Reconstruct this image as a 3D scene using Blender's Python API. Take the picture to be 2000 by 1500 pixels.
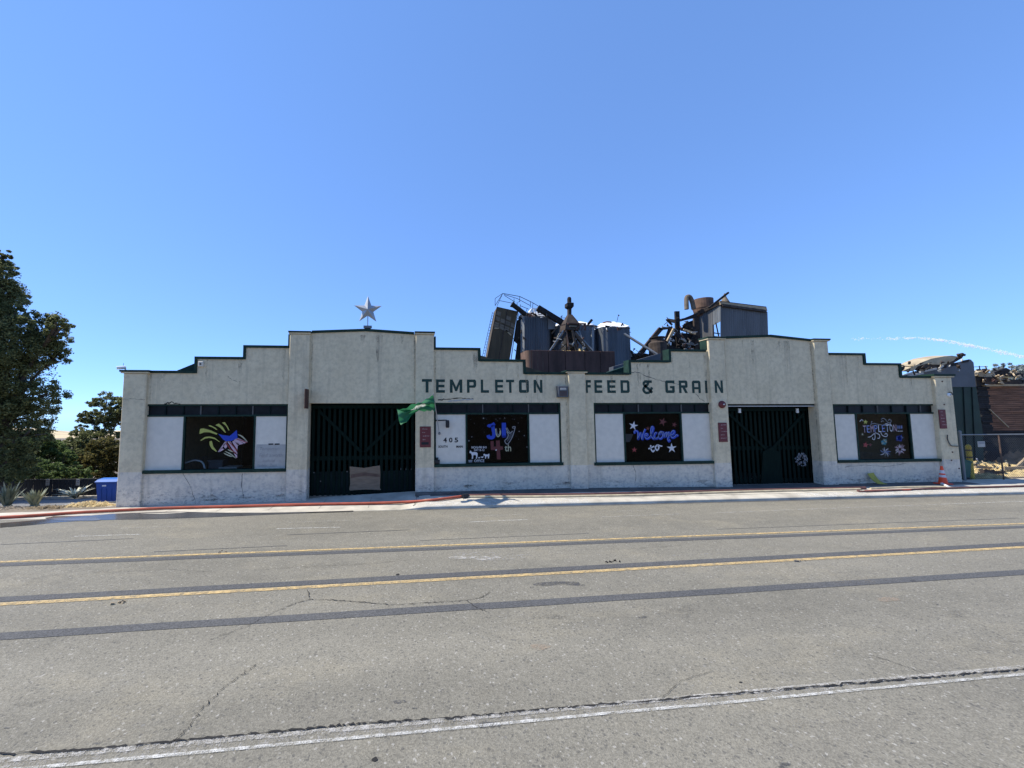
import bpy, math, random
import numpy as np
from mathutils import Vector, Matrix
random.seed(7); rng = np.random.default_rng(7)
S = bpy.context.scene; COL = S.collection
for o in list(bpy.data.objects): bpy.data.objects.remove(o, do_unlink=True)

# ---------------------------------------------------------------- camera
F, CX, CY = 751., 863., 750.            # focal length and optical centre, in photograph pixels (2000 x 1500)
CAM = np.array([0., -14., 3.0]); YAW, PITCH, ROLL = -5.06, 4.42, -0.195
cam = bpy.data.cameras.new('camera'); co = bpy.data.objects.new('camera', cam); COL.objects.link(co)
cam.sensor_width = 36.; cam.lens = F / 2000 * 36.; cam.shift_x = (1000 - CX) / 2000.; cam.clip_end = 5000; cam.clip_start = .05
RM = Matrix.Rotation(math.radians(YAW), 4, 'Z') @ Matrix.Rotation(math.radians(90 + PITCH), 4, 'X') @ Matrix.Rotation(math.radians(ROLL), 4, 'Z')
co.matrix_world = Matrix.Translation(CAM) @ RM
S.camera = co
R3 = np.array(RM.to_3x3())
# ---------------------------------------------------------------- world, sun, exposure
SUN = Vector((-.78, .125, 1.0)).normalized()       # towards the sun: to the left and a little behind the store (the flag's shadow lies right of it)
el = math.asin(SUN.z); az = math.atan2(SUN.x, SUN.y)
w = bpy.data.worlds.new('World'); S.world = w; w.use_nodes = True
nt = w.node_tree; bg = nt.nodes['Background']; sky = nt.nodes.new('ShaderNodeTexSky')
sky.sky_type = 'NISHITA'; sky.sun_disc = False; sky.sun_elevation = el; sky.sun_rotation = az
sky.air_density = .6; sky.dust_density = .0; sky.ozone_density = 3.0; sky.altitude = 250
gm = nt.nodes.new('ShaderNodeGamma'); gm.inputs[1].default_value = .5            # the phone's flat tone curve and blue, over the whole sky
tn = nt.nodes.new('ShaderNodeMix'); tn.data_type = 'RGBA'; tn.blend_type = 'MULTIPLY'; tn.clamp_result = False
tn.inputs[0].default_value = 1.; tn.inputs[7].default_value = (1.07, 1.66, 2.70, 1)
nt.links.new(sky.outputs[0], gm.inputs[0]); nt.links.new(gm.outputs[0], tn.inputs[6])
nt.links.new(tn.outputs[2], bg.inputs[0]); bg.inputs[1].default_value = .15
sl = bpy.data.lights.new('sun', 'SUN'); so = bpy.data.objects.new('sun', sl); COL.objects.link(so)
sl.energy = 5.0; sl.angle = math.radians(.53); sl.color = (1, .94, .83)
so.rotation_euler = (-SUN).to_track_quat('-Z', 'Y').to_euler(); so.location = (0, 0, 40)
S.view_settings.view_transform = 'Standard'; S.view_settings.look = 'None'
S.view_settings.exposure = .55; S.view_settings.gamma = 1; S.view_settings.use_curve_mapping = False
S.render.engine = 'CYCLES'
S.cycles.max_bounces = 6; S.cycles.transparent_max_bounces = 12

# ---------------------------------------------------------------- pixel -> place
def ray(px, py): return R3 @ np.array([(px - CX) / F, -(py - CY) / F, -1.])
def at(px, py, Y=0.):                               # point of that direction on the upright plane y = Y
    d = ray(px, py); return Vector(CAM + d * ((Y - CAM[1]) / d[1]))
def gr(px, py, z=0.):                               # point of that direction on the level z
    d = ray(px, py); return Vector(CAM + d * ((z - CAM[2]) / d[2]))
def ppm(Y, px=1000): return F / ((Y - CAM[1]) / ray(px, 800)[1])      # pixels per metre at depth Y

# ---------------------------------------------------------------- materials
MATS = {}
def nd(t, typ, **kw):
    n = t.nodes.new(typ)
    for k, v in kw.items():
        if k.startswith('i_'):
            n.inputs[k[2:].replace('_', ' ')].default_value = v
        else: setattr(n, k, v)
    return n
def ramp(t, src, a, b, ca, cb):
    r = nd(t, 'ShaderNodeValToRGB'); e = r.color_ramp.elements
    e[0].position, e[1].position = a, b; e[0].color = (*ca, 1); e[1].color = (*cb, 1)
    t.links.new(src, r.inputs[0]); return r.outputs[0]
def mix(t, fac, a, b, mode='MIX'):
    m = nd(t, 'ShaderNodeMix', data_type='RGBA', blend_type=mode)
    for k, v in ((0, fac), (6, a), (7, b)):
        if hasattr(v, 'links') or hasattr(v, 'is_linked'): t.links.new(v, m.inputs[k])
        else: m.inputs[k].default_value = v if k == 0 else (*v[:3], 1)
    return m.outputs[2]
def math_(t, op, a, b=None):
    m = nd(t, 'ShaderNodeMath', operation=op)
    for k, v in ((0, a), (1, b)):
        if v is None: continue
        if hasattr(v, 'links'): t.links.new(v, m.inputs[k])
        else: m.inputs[k].default_value = v
    return m.outputs[0]
def newmat(name):
    m = bpy.data.materials.new(name); m.use_nodes = True; t = m.node_tree
    b = t.nodes['Principled BSDF']; MATS[name] = m
    g = nd(t, 'ShaderNodeNewGeometry')
    return m, t, b, g.outputs['Position']
def noise(t, vec, scale, detail=4, rough=.55, sc3=None):
    n = nd(t, 'ShaderNodeTexNoise'); n.inputs['Scale'].default_value = scale
    n.inputs['Detail'].default_value = detail; n.inputs['Roughness'].default_value = rough
    if sc3:
        mp = nd(t, 'ShaderNodeMapping'); mp.inputs['Scale'].default_value = sc3
        t.links.new(vec, mp.inputs[0]); vec = mp.outputs[0]
    t.links.new(vec, n.inputs['Vector']); return n.outputs[0]
def bump(t, b, h, s=.3, d=.01):
    n = nd(t, 'ShaderNodeBump'); n.inputs['Strength'].default_value = s; n.inputs['Distance'].default_value = d
    t.links.new(h, n.inputs['Height']); t.links.new(n.outputs[0], b.inputs['Normal'])
def simple(name, col, rough=.7, metal=0., var=.18, scale=3., spec=.4, bmp=0., bsc=60., sc3=None):
    m, t, b, P = newmat(name)
    n = noise(t, P, scale, sc3=sc3)
    c = ramp(t, n, .3, .7, tuple(x * (1 - var) for x in col), tuple(min(1, x * (1 + var)) for x in col))
    t.links.new(c, b.inputs['Base Color']); b.inputs['Roughness'].default_value = rough
    b.inputs['Metallic'].default_value = metal; b.inputs['Specular IOR Level'].default_value = spec
    if bmp: bump(t, b, noise(t, P, bsc, 3), bmp, .008)
    return m

def asphalt(name, c0, c1, speck=.5, patch=.25):
    m, t, b, P = newmat(name)
    v = nd(t, 'ShaderNodeTexVoronoi'); v.inputs['Scale'].default_value = 75; t.links.new(P, v.inputs['Vector'])
    v2 = nd(t, 'ShaderNodeTexVoronoi'); v2.inputs['Scale'].default_value = 48; t.links.new(P, v2.inputs['Vector'])
    big = noise(t, P, .35, 5, .6, (.35, 1.1, 1)); mid = noise(t, P, 2.6, 5, .65)
    base = ramp(t, big, .32, .68, c0, c1)
    lane = noise(t, P, 1., 3, .5, (.015, .75, 1)); blo = noise(t, P, .9, 6, .7, (.5, 1, 1))
    base = mix(t, ramp(t, lane, .40, .62, (.28,) * 3, (0,) * 3), base, tuple(x * .72 for x in c0))
    base = mix(t, ramp(t, blo, .52, .70, (0,) * 3, (.5,) * 3), base, (c1[0] * 1.18, c1[1] * 1.13, c1[2] * 1.02))
    base = mix(t, ramp(t, noise(t, P, 5, 8, .8, (.6, 1, 1)), .60, .70, (0,) * 3, (.35,) * 3), base, tuple(x * .6 for x in c0))
    base = mix(t, ramp(t, mid, .35, .7, (0,) * 3, (patch,) * 3), base, tuple(x * 1.35 for x in c1))
    # aggregate: one tone per stone
    st = nd(t, 'ShaderNodeSeparateColor'); t.links.new(v.outputs['Color'], st.inputs[0])
    s2 = nd(t, 'ShaderNodeSeparateColor'); t.links.new(v2.outputs['Color'], s2.inputs[0])
    k = ramp(t, st.outputs[0], .0, 1., (.45,) * 3, (1.5,) * 3)
    base = mix(t, speck, base, mix(t, 1., base, k, 'MULTIPLY'))
    pale = ramp(t, s2.outputs[1], .965, .995, (0,) * 3, (.4,) * 3)
    base = mix(t, pale, base, (.46, .44, .40) if c1[0] > .1 else (.13, .13, .13))
    dark = ramp(t, s2.outputs[2], .93, .98, (0,) * 3, (.5,) * 3)
    base = mix(t, dark, base, (.05, .05, .05))
    t.links.new(base, b.inputs['Base Color']); b.inputs['Roughness'].default_value = .85; b.inputs['Specular IOR Level'].default_value = .3
    bump(t, b, v.outputs['Distance'], .5, .006)
    return m
asphalt('asphalt', (.147, .137, .110), (.203, .188, .150), .44, .2)
asphalt('asphalt_lot', (.13, .13, .128), (.17, .17, .165))
asphalt('seal', (.072, .073, .075), (.095, .095, .094), .7, .05)

def paint(name, col, worn, lo=.42, hi=.6, scale=9):
    m, t, b, P = newmat(name)
    n = noise(t, P, scale, 8, .75); n2 = noise(t, P, 90, 4, .7)
    f = ramp(t, math_(t, 'ADD', math_(t, 'MULTIPLY', n, .55), math_(t, 'MULTIPLY', n2, .45)), lo - worn, hi - worn, (0,) * 3, (1,) * 3)
    t.links.new(mix(t, ramp(t, noise(t, P, 3, 5), .35, .7, (0,) * 3, (.35,) * 3), col, tuple(x * .62 for x in col)), b.inputs['Base Color']); b.inputs['Roughness'].default_value = .8
    tr = nd(t, 'ShaderNodeBsdfTransparent'); mx = nd(t, 'ShaderNodeMixShader'); t.links.new(f, mx.inputs[0]); t.links.new(tr.outputs[0], mx.inputs[1]); t.links.new(b.outputs[0], mx.inputs[2])
    t.links.new(mx.outputs[0], t.nodes['Material Output'].inputs[0])
    return m
paint('yellow_paint', (.56, .40, .18), .025)
paint('white_paint', (.56, .55, .51), .0)
paint('worn_white', (.50, .48, .44), -.03)
paint('ghost_white', (.44, .42, .39), -.09)
paint('oil_stain', (.085, .080, .070), -.10, .40, .75, scale=3)
paint('dust_stain', (.30, .265, .20), -.10, .40, .75, scale=3)
paint('sand_stain', (.33, .26, .19), -.02, scale=14)
paint('tar_stain', (.072, .072, .074), .0, scale=12)
paint('kerb_paint', (.66, .63, .56), -.005, scale=5)
paint('grime', (.085, .078, .066), -.06, scale=4)
paint('grime_soft', (.16, .145, .12), -.07, scale=3)
simple('crack', (.018, .017, .016), .95, var=.3)
simple('tar', (.075, .077, .083), .6, var=.15)
simple('rust_stain', (.30, .225, .165), .9, var=.2)
simple('concrete', (.43, .395, .325), .88, var=.28, scale=1.4, bmp=.25)
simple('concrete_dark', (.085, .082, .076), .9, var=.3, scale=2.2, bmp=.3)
simple('dirt', (.25, .205, .15), .95, var=.35, scale=1.5, bmp=.5, bsc=25)
simple('ground_soil', (.16, .13, .095), .95, var=.35, scale=.6, bmp=.5, bsc=25)
simple('wet', (.052, .05, .046), .22, var=.35, scale=1.6, spec=.5)
m = simple('puddle', (.10, .092, .08), .25, var=.2, spec=.45)

# stucco: cream above, white painted dado below
def stucco():
    m, t, b, P = newmat('stucco')
    sx = nd(t, 'ShaderNodeSeparateXYZ'); t.links.new(P, sx.inputs[0])
    zz = math_(t, 'ADD', sx.outputs[2], math_(t, 'MULTIPLY', noise(t, P, 2.5, 3), .03))
    band = ramp(t, math_(t, 'MULTIPLY', zz, .25), .2735, .2745, (1,) * 3, (0,) * 3)
    blotch = noise(t, P, 1.1, 6, .65); fine = noise(t, P, 6, 6, .7)
    cream = ramp(t, blotch, .3, .72, (.57, .475, .31), (.70, .59, .395))
    cream = mix(t, ramp(t, fine, .36, .56, (.38,) * 3, (0,) * 3), cream, (.33, .285, .21))
    white = ramp(t, blotch, .3, .7, (.56, .495, .395), (.68, .61, .49))
    white = mix(t, ramp(t, fine, .38, .52, (.4,) * 3, (0,) * 3), white, (.26, .255, .25))
    c = mix(t, band, cream, white)
    # rain streaks
    st = noise(t, P, 1., 6, .75, (2.6, 1, .13)); c = mix(t, ramp(t, st, .54, .74, (0,) * 3, (.5,) * 3), c, (.22, .20, .16))
    # scuffed bare patches low on the wall
    low = ramp(t, sx.outputs[2], .25, .75, (1,) * 3, (0,) * 3)
    sc = ramp(t, noise(t, P, 7, 7, .75, (1, 1, 2.2)), .52, .60, (0,) * 3, (.75,) * 3)
    c = mix(t, mix(t, 1., sc, low, 'MULTIPLY'), c, (.19, .18, .17))
    sc2 = ramp(t, noise(t, P, 3.3, 8, .8, (1, 1, 2)), .62, .66, (0,) * 3, (.5,) * 3)
    c = mix(t, mix(t, 1., sc2, band, 'MULTIPLY'), c, (.25, .24, .23))
    t.links.new(c, b.inputs['Base Color']); b.inputs['Roughness'].default_value = .92; b.inputs['Specular IOR Level'].default_value = .2
    bump(t, b, math_(t, 'ADD', noise(t, P, 45, 4, .7), math_(t, 'MULTIPLY', noise(t, P, 6, 3), 1.2)), .4, .015)
stucco()
simple('trim_green', (.010, .030, .021), .7, var=.35, scale=5, spec=.2)
simple('trim_dark', (.006, .012, .012), .75, var=.35, scale=4, spec=.1)
simple('gate_green', (.003, .0095, .007), .75, var=.35, scale=6, sc3=(4, 1, .5), spec=.08)
simple('letter_green', (.007, .032, .022), .6, var=.2, scale=9)
simple('board_white', (.62, .565, .47), .75, var=.06, scale=5)
simple('board_old', (.36, .35, .32), .8, var=.1, scale=6)
simple('interior', (.008, .008, .008), .95, var=.4)
simple('slate_pane', (.007, .008, .009), .45, var=.5, scale=4, spec=.15)
simple('ink', (.012, .012, .014), .7, var=.1)
simple('pencil', (.22, .22, .22), .8, var=.2)
for n_, c_ in dict(art_white=(.55, .54, .55), art_blue=(.012, .045, .36), art_yellow=(.36, .36, .08), art_red=(.24, .035, .035), art_pink=(.46, .32, .36),
                   art_teal=(.06, .22, .26), art_grey=(.22, .22, .23), art_dimred=(.10, .022, .022), art_dim=(.05, .05, .055), art_cream=(.36, .35, .24), art_lightblue=(.18, .23, .44)).items():
    simple(n_, c_, .7, var=.12, scale=25)
simple('steel', (.32, .34, .36), .45, .4, var=.2)
simple('galv', (.066, .076, .088), .6, .1, var=.3, scale=.9, sc3=(2, 2, .25))
simple('galv_light', (.17, .18, .185), .55, .2, var=.25, scale=1.2, sc3=(2, 2, .25))
simple('roof_sunlit', (.80, .79, .76), .6, var=.1, scale=3)  # galvanised bin roofs: the sun's brightness is put into this white
simple('rust', (.095, .046, .033), .85, .1, var=.4, scale=1.3, sc3=(1.5, 1.5, .4), bmp=.3)
simple('rust_light', (.12, .072, .050), .8, .1, var=.35, scale=2.5)
simple('tower_brown', (.078, .056, .030), .8, var=.4, scale=1.2, sc3=(2, 2, .3))
simple('tower_panel', (.14, .112, .080), .8, var=.3, scale=3)
simple('char', (.014, .013, .013), .9, var=.5, scale=6, bmp=.4, bsc=20)
simple('char_brown', (.045, .033, .026), .9, var=.5, scale=4)
simple('wood_brown', (.17, .080, .044), .85, var=.45, scale=1.6, sc3=(.6, 1, 6))
simple('wood_tan', (.36, .275, .17), .85, var=.3, scale=3, sc3=(1, 1, 4))
simple('plywood', (.36, .295, .195), .85, var=.25, scale=2.2)
simple('burnt_soil', (.20, .125, .075), .95, var=.5, scale=4, bmp=.8, bsc=20)
simple('straw', (.50, .385, .19), .95, var=.35, scale=7, bmp=.8, bsc=40)
simple('straw_dark', (.20, .15, .085), .95, var=.45, scale=6, bmp=.8, bsc=40)
simple('galv_shed', (.105, .105, .105), .6, .1, var=.25, scale=.9, sc3=(2, 2, .25))
simple('metal_panel', (.075, .08, .088), .6, .2, var=.25, scale=1.)
simple('wall_green', (.008, .026, .017), .7, var=.3, scale=1.5)
simple('sign_red', (.125, .022, .024), .6, var=.18, scale=7)
simple('sign_mark', (.28, .17, .16), .7, var=.2)
simple('black_metal', (.012, .012, .013), .5, var=.2)
simple('white_plastic', (.70, .70, .68), .5, var=.08)
simple('bin_blue', (.006, .050, .25), .42, var=.12)
simple('bin_lid', (.022, .11, .38), .4, var=.1)
simple('cart_green', (.010, .11, .085), .5, var=.2)
simple('bollard_yellow', (.55, .38, .045), .6, var=.25, scale=8)
simple('mat_yellow', (.30, .27, .04), .6, var=.2, scale=6)
simple('cone_orange', (.80, .075, .020), .5, var=.12)
simple('hose_red', (.34, .075, .04), .8, var=.2, scale=3)
simple('hose_brown', (.10, .045, .040), .8, var=.3, scale=3)
simple('hose_tan', (.48, .40, .26), .8, var=.25, scale=4)
simple('cardboard', (.19, .135, .09), .9, var=.2, scale=3, sc3=(1, 1, 5))
simple('fence_black', (.010, .011, .014), .6, var=.3)
simple('hill_grass', (.50, .40, .24), .95, var=.2, scale=.02)
simple('bark', (.07, .055, .042), .95, var=.4, scale=5, bmp=.5, bsc=12)
simple('agave', (.24, .25, .15), .6, var=.35, scale=6)
simple('agave_dull', (.10, .12, .085), .65, var=.35, scale=6)
simple('petal', (.72, .70, .52), .7, var=.15)

def glass():
    m, t, b, P = newmat('glass'); t.nodes.remove(b)
    tr = nd(t, 'ShaderNodeBsdfTransparent'); tr.inputs[0].default_value = (.80, .84, .84, 1)
    gl = nd(t, 'ShaderNodeBsdfGlossy'); gl.inputs['Roughness'].default_value = .02
    fr = nd(t, 'ShaderNodeFresnel'); fr.inputs[0].default_value = 1.22
    mx = nd(t, 'ShaderNodeMixShader'); t.links.new(fr.outputs[0], mx.inputs[0]); t.links.new(tr.outputs[0], mx.inputs[1]); t.links.new(gl.outputs[0], mx.inputs[2])
    t.links.new(mx.outputs[0], t.nodes['Material Output'].inputs[0])
glass()
def leafmat(name, c0, c1, trans=.25):
    m, t, b, P = newmat(name)
    g = nd(t, 'ShaderNodeNewGeometry')
    c = ramp(t, g.outputs['Random Per Island'], .1, .95, c0, c1)
    c = mix(t, ramp(t, noise(t, P, .9, 3), .35, .65, (0,) * 3, (.45,) * 3), c, c0)
    t.links.new(c, b.inputs['Base Color']); b.inputs['Roughness'].default_value = .6; b.inputs['Specular IOR Level'].default_value = .15
    tl = nd(t, 'ShaderNodeBsdfTranslucent'); t.links.new(c, tl.inputs[0])
    mx = nd(t, 'ShaderNodeMixShader'); mx.inputs[0].default_value = trans
    t.links.new(b.outputs[0], mx.inputs[1]); t.links.new(tl.outputs[0], mx.inputs[2]); t.links.new(mx.outputs[0], t.nodes['Material Output'].inputs[0])
leafmat('leaf_oak', (.060, .072, .028), (.34, .35, .15), .5)
leafmat('leaf_green', (.055, .095, .028), (.26, .33, .12), .5)
leafmat('leaf_olive', (.06, .06, .02), (.25, .21, .07), .5)
leafmat('leaf_grey', (.22, .26, .25), (.34, .38, .37))
def flagmat():
    m, t, b, P = newmat('flag_cloth')
    tc = nd(t, 'ShaderNodeUVMap'); sx = nd(t, 'ShaderNodeSeparateXYZ'); t.links.new(tc.outputs[0], sx.inputs[0])
    a = math_(t, 'LESS_THAN', math_(t, 'ABSOLUTE', math_(t, 'SUBTRACT', sx.outputs[0], .52)), .2)
    c2 = math_(t, 'LESS_THAN', math_(t, 'ABSOLUTE', math_(t, 'SUBTRACT', sx.outputs[1], .42)), .13)
    k = math_(t, 'GREATER_THAN', noise(t, tc.outputs[0], 14, 2), .42)
    f = math_(t, 'MULTIPLY', math_(t, 'MULTIPLY', a, c2), k)
    c = mix(t, f, (.03, .17, .075), (.60, .63, .58))
    t.links.new(c, b.inputs['Base Color']); b.inputs['Roughness'].default_value = .6
    tl = nd(t, 'ShaderNodeBsdfTranslucent'); t.links.new(c, tl.inputs[0])
    mx = nd(t, 'ShaderNodeMixShader'); mx.inputs[0].default_value = .35
    t.links.new(b.outputs[0], mx.inputs[1]); t.links.new(tl.outputs[0], mx.inputs[2]); t.links.new(mx.outputs[0], t.nodes['Material Output'].inputs[0])
flagmat()
def spray():
    m, t, b, P = newmat('spray')
    b.inputs['Base Color'].default_value = (.9, .92, .95, 1); b.inputs['Roughness'].default_value = .4
    tr = nd(t, 'ShaderNodeBsdfTransparent'); tl = nd(t, 'ShaderNodeBsdfTranslucent'); tl.inputs[0].default_value = (.95, .96, 1, 1)
    m1 = nd(t, 'ShaderNodeMixShader'); m1.inputs[0].default_value = .6
    t.links.new(b.outputs[0], m1.inputs[1]); t.links.new(tl.outputs[0], m1.inputs[2])
    m2 = nd(t, 'ShaderNodeMixShader'); m2.inputs[0].default_value = .55
    t.links.new(tr.outputs[0], m2.inputs[2]); t.links.new(m1.outputs[0], m2.inputs[1]); t.links.new(m2.outputs[0], t.nodes['Material Output'].inputs[0])
spray()

# ---------------------------------------------------------------- mesh helpers
WL = {}                                            # world location of each object's origin
class MB:
    def __init__(s): s.v = []; s.f = []
    def add(s, vs, fs):
        k = len(s.v); s.v += [tuple(map(float, x)) for x in vs]; s.f += [tuple(k + i for i in f) for f in fs]; return s
    def box(s, x0, x1, y0, y1, z0, z1):
        return s.hexa([(x0, y0, z0), (x1, y0, z0), (x1, y1, z0), (x0, y1, z0), (x0, y0, z1), (x1, y0, z1), (x1, y1, z1), (x0, y1, z1)])
    def hexa(s, p): return s.add(p, [(3, 2, 1, 0), (4, 5, 6, 7), (0, 1, 5, 4), (1, 2, 6, 5), (2, 3, 7, 6), (3, 0, 4, 7)])
    def bevel(s, x0, x1, y0, y1, z0, z1, b=.01):    # box whose front (low y) edges are chamfered
        return s.add([(x0, y1, z0), (x1, y1, z0), (x1, y1, z1), (x0, y1, z1), (x0, y0 + b, z0), (x1, y0 + b, z0), (x1, y0 + b, z1), (x0, y0 + b, z1),
                      (x0 + b, y0, z0 + b), (x1 - b, y0, z0 + b), (x1 - b, y0, z1 - b), (x0 + b, y0, z1 - b)],
                     [(0, 3, 2, 1), (4, 5, 9, 8), (5, 6, 10, 9), (6, 7, 11, 10), (7, 4, 8, 11), (8, 9, 10, 11), (0, 1, 5, 4), (1, 2, 6, 5), (2, 3, 7, 6), (3, 0, 4, 7)])
    def prism(s, poly, y0, y1):                     # polygon in x,z extruded along y
        n = len(poly); a = [(x, y0, z) for x, z in poly]; b = [(x, y1, z) for x, z in poly]
        return s.add(a + b, [tuple(range(n)), tuple(range(2 * n - 1, n - 1, -1))] + [((i + 1) % n, i, n + i, n + (i + 1) % n) for i in range(n)])
    def slab(s, pts, off):                          # polygon of 3-D points thickened by a vector
        n = len(pts); off = Vector(off); a = [Vector(p) for p in pts]; b = [p + off for p in a]
        return s.add(a + b, [tuple(range(n)), tuple(range(2 * n - 1, n - 1, -1))] + [((i + 1) % n, i, n + i, n + (i + 1) % n) for i in range(n)])
    def tube(s, pts, r, n=8, cap=True):
        pts = [Vector(p) for p in pts]; rs = r if hasattr(r, '__len__') else [r] * len(pts); vs = []; prev = None
        for i, p in enumerate(pts):
            d = (pts[min(i + 1, len(pts) - 1)] - pts[max(i - 1, 0)]).normalized()
            a = (prev - d * prev.dot(d)) if prev else d.orthogonal()
            a = a.normalized() if a.length > 1e-6 else d.orthogonal().normalized()
            prev = a; b = d.cross(a)
            vs += [p + (a * math.cos(2 * math.pi * k / n) + b * math.sin(2 * math.pi * k / n)) * rs[i] for k in range(n)]
        fs = [(i * n + k, i * n + (k + 1) % n, (i + 1) * n + (k + 1) % n, (i + 1) * n + k) for i in range(len(pts) - 1) for k in range(n)]
        if cap: fs += [tuple(range(n - 1, -1, -1)), tuple((len(pts) - 1) * n + k for k in range(n))]
        return s.add(vs, fs)
    def bar(s, p, q, wd, dp=None):                  # square bar between two points
        p, q = Vector(p), Vector(q); d = (q - p).normalized(); up = Vector((0, 1, 0)) if abs(d.y) < .9 else Vector((0, 0, 1))
        a = d.cross(up).normalized() * wd / 2; b = d.cross(a).normalized() * (dp or wd) / 2
        return s.hexa([p - a - b, p + a - b, p + a + b, p - a + b, q - a - b, q + a - b, q + a + b, q - a + b])
    def lathe(s, prof, c=(0, 0, 0), n=24, cap=True):
        c = Vector(c); vs = [c + Vector((r * math.cos(2 * math.pi * k / n), r * math.sin(2 * math.pi * k / n), z)) for r, z in prof for k in range(n)]
        fs = [(i * n + k, i * n + (k + 1) % n, (i + 1) * n + (k + 1) % n, (i + 1) * n + k) for i in range(len(prof) - 1) for k in range(n)]
        if cap: fs += [tuple(range(n - 1, -1, -1)), tuple((len(prof) - 1) * n + k for k in range(n))]
        return s.add(vs, fs)
    def ribbon(s, pts, wd, nrm):                    # flat strip along a polyline
        pts = [Vector(p) for p in pts]; nrm = Vector(nrm); ws = wd if hasattr(wd, '__len__') else [wd] * len(pts); vs = []
        for i, p in enumerate(pts):
            d = (pts[min(i + 1, len(pts) - 1)] - pts[max(i - 1, 0)]).normalized(); a = d.cross(nrm).normalized() * ws[i] / 2
            vs += [p - a, p + a]
        return s.add(vs, [(2 * i, 2 * i + 1, 2 * i + 3, 2 * i + 2) for i in range(len(pts) - 1)])
    def build(s, name, mat, parent=None, smooth=False, origin=None, kind=None, label=None, cat=None, group=None):
        v = np.array(s.v); lo, hi = v.min(0), v.max(0)
        o3 = np.array(origin) if origin is not None else np.array([(lo[0] + hi[0]) / 2, (lo[1] + hi[1]) / 2, lo[2]])
        me = bpy.data.meshes.new(name); me.from_pydata((v - o3).tolist(), [], s.f); me.update()
        if smooth: me.polygons.foreach_set('use_smooth', [True] * len(me.polygons))
        return link(name, me, mat, o3, parent, kind, label, cat, group)
def link(name, me, mat, loc, parent=None, kind=None, label=None, cat=None, group=None):
    if mat and not me.materials: me.materials.append(MATS[mat])
    o = bpy.data.objects.new(name, me); COL.objects.link(o); loc = Vector(loc)
    WL[o.name] = loc
    o.location = loc - (WL[parent.name] if parent else Vector((0, 0, 0)))
    if parent: o.parent = parent
    tag(o, kind, label, cat, group); return o
def tag(o, kind=None, label=None, cat=None, group=None):
    for k, v in (('kind', kind), ('label', label), ('category', cat), ('group', group)):
        if v: o[k] = v
def thing(name, loc, label, cat, group=None):
    o = bpy.data.objects.new(name, None); COL.objects.link(o); o.location = loc; o.empty_display_size = .2
    WL[o.name] = Vector(loc); tag(o, None, label, cat, group); return o
def cmr(pts, n=6):                                  # smooth curve through points
    P = [Vector(p) for p in pts]; P = [P[0] * 2 - P[1]] + P + [P[-1] * 2 - P[-2]]; out = []
    for i in range(1, len(P) - 2):
        for k in range(n):
            t = k / n
            out.append(.5 * (2 * P[i] + (P[i + 1] - P[i - 1]) * t + (2 * P[i - 1] - 5 * P[i] + 4 * P[i + 1] - P[i + 2]) * t * t + (3 * P[i] - P[i - 1] - 3 * P[i + 1] + P[i + 2]) * t ** 3))
    return out + [P[-2]]
def text_mesh(body, size, thick=.0, shear=0., space=1.):
    c = bpy.data.curves.new('t', 'FONT'); c.body = body; c.size = size; c.offset = thick; c.shear = shear; c.space_character = space
    c.align_x = 'CENTER'; c.align_y = 'CENTER'; c.resolution_u = 3
    o = bpy.data.objects.new('t', c); COL.objects.link(o); bpy.context.view_layer.update()
    me = bpy.data.meshes.new_from_object(o.evaluated_get(bpy.context.evaluated_depsgraph_get()))
    bpy.data.objects.remove(o); me.materials.clear(); return me
def wall_text(name, body, h, c, mat, parent, Y, width=None, thick=0., shear=0., space=1., rot=0.):
    me = text_mesh(body, 1., thick, shear, space); n = len(me.vertices); v = np.empty(n * 3); me.vertices.foreach_get('co', v); v = v.reshape(-1, 3)
    ext = v.max(0) - v.min(0); mid = (v.max(0) + v.min(0)) / 2; v = v - mid
    sz = h / ext[1]; sxx = (width / ext[0]) if width else sz
    x, z = v[:, 0] * sxx, v[:, 1] * sz; a = math.radians(rot)
    out = np.stack([x * math.cos(a) - z * math.sin(a), np.zeros(n), x * math.sin(a) + z * math.cos(a)], 1)
    me.vertices.foreach_set('co', out.ravel()); me.update(); me.name = name
    return link(name, me, mat, (c[0], Y, c[1]), parent)

# ================================================================ GROUND
def zbase(X):                                       # foot of the store wall
    return float(np.interp(X, [-14, -9.7, -4.2, -3.5, .27, 1., 6., 12., 22.5, 40], [-.14, -.08, -.01, .03, .19, .215, .26, .18, .19, .19]))
def lot_z(Y): return -.10 - .158 * Y
def ground_z(X, Y):
    if Y <= -.05: return -.05
    left = -.12 - .160 * min(Y, 14) - .05 * max(0, min(Y, 1500) - 14)
    right = .10 if Y < 45 else .10 - .06 * (min(Y, 400) - 45)
    k = min(1, max(0, (X + 9.9) / .5)); return left * (1 - k) + right * k if Y > .05 else -.05
xs = sorted(set([-1500, -900, -500, -250, -120, -60, -30, -20, -14, -11, -9.9, -9.65, -9.4, 0, 12, 24, 40, 70, 120, 250, 500, 900, 1500]))
ys = sorted(set([-1500, -600, -250, -100, -50, -25, -12, -5, -2, -.6, -.05, .05, .4, 2, 5, 9, 14, 25, 45, 70, 110, 180, 300, 400, 800, 1500]))
g = MB(); g.add([(x, y, ground_z(x, y)) for y in ys for x in xs], [(j * len(xs) + i, j * len(xs) + i + 1, (j + 1) * len(xs) + i + 1, (j + 1) * len(xs) + i) for j in range(len(ys) - 1) for i in range(len(xs) - 1)])
g.build('ground', 'ground_soil', kind='structure')
hm = MB(); hx = np.linspace(-1400, 900, 60)
rows = []
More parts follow.
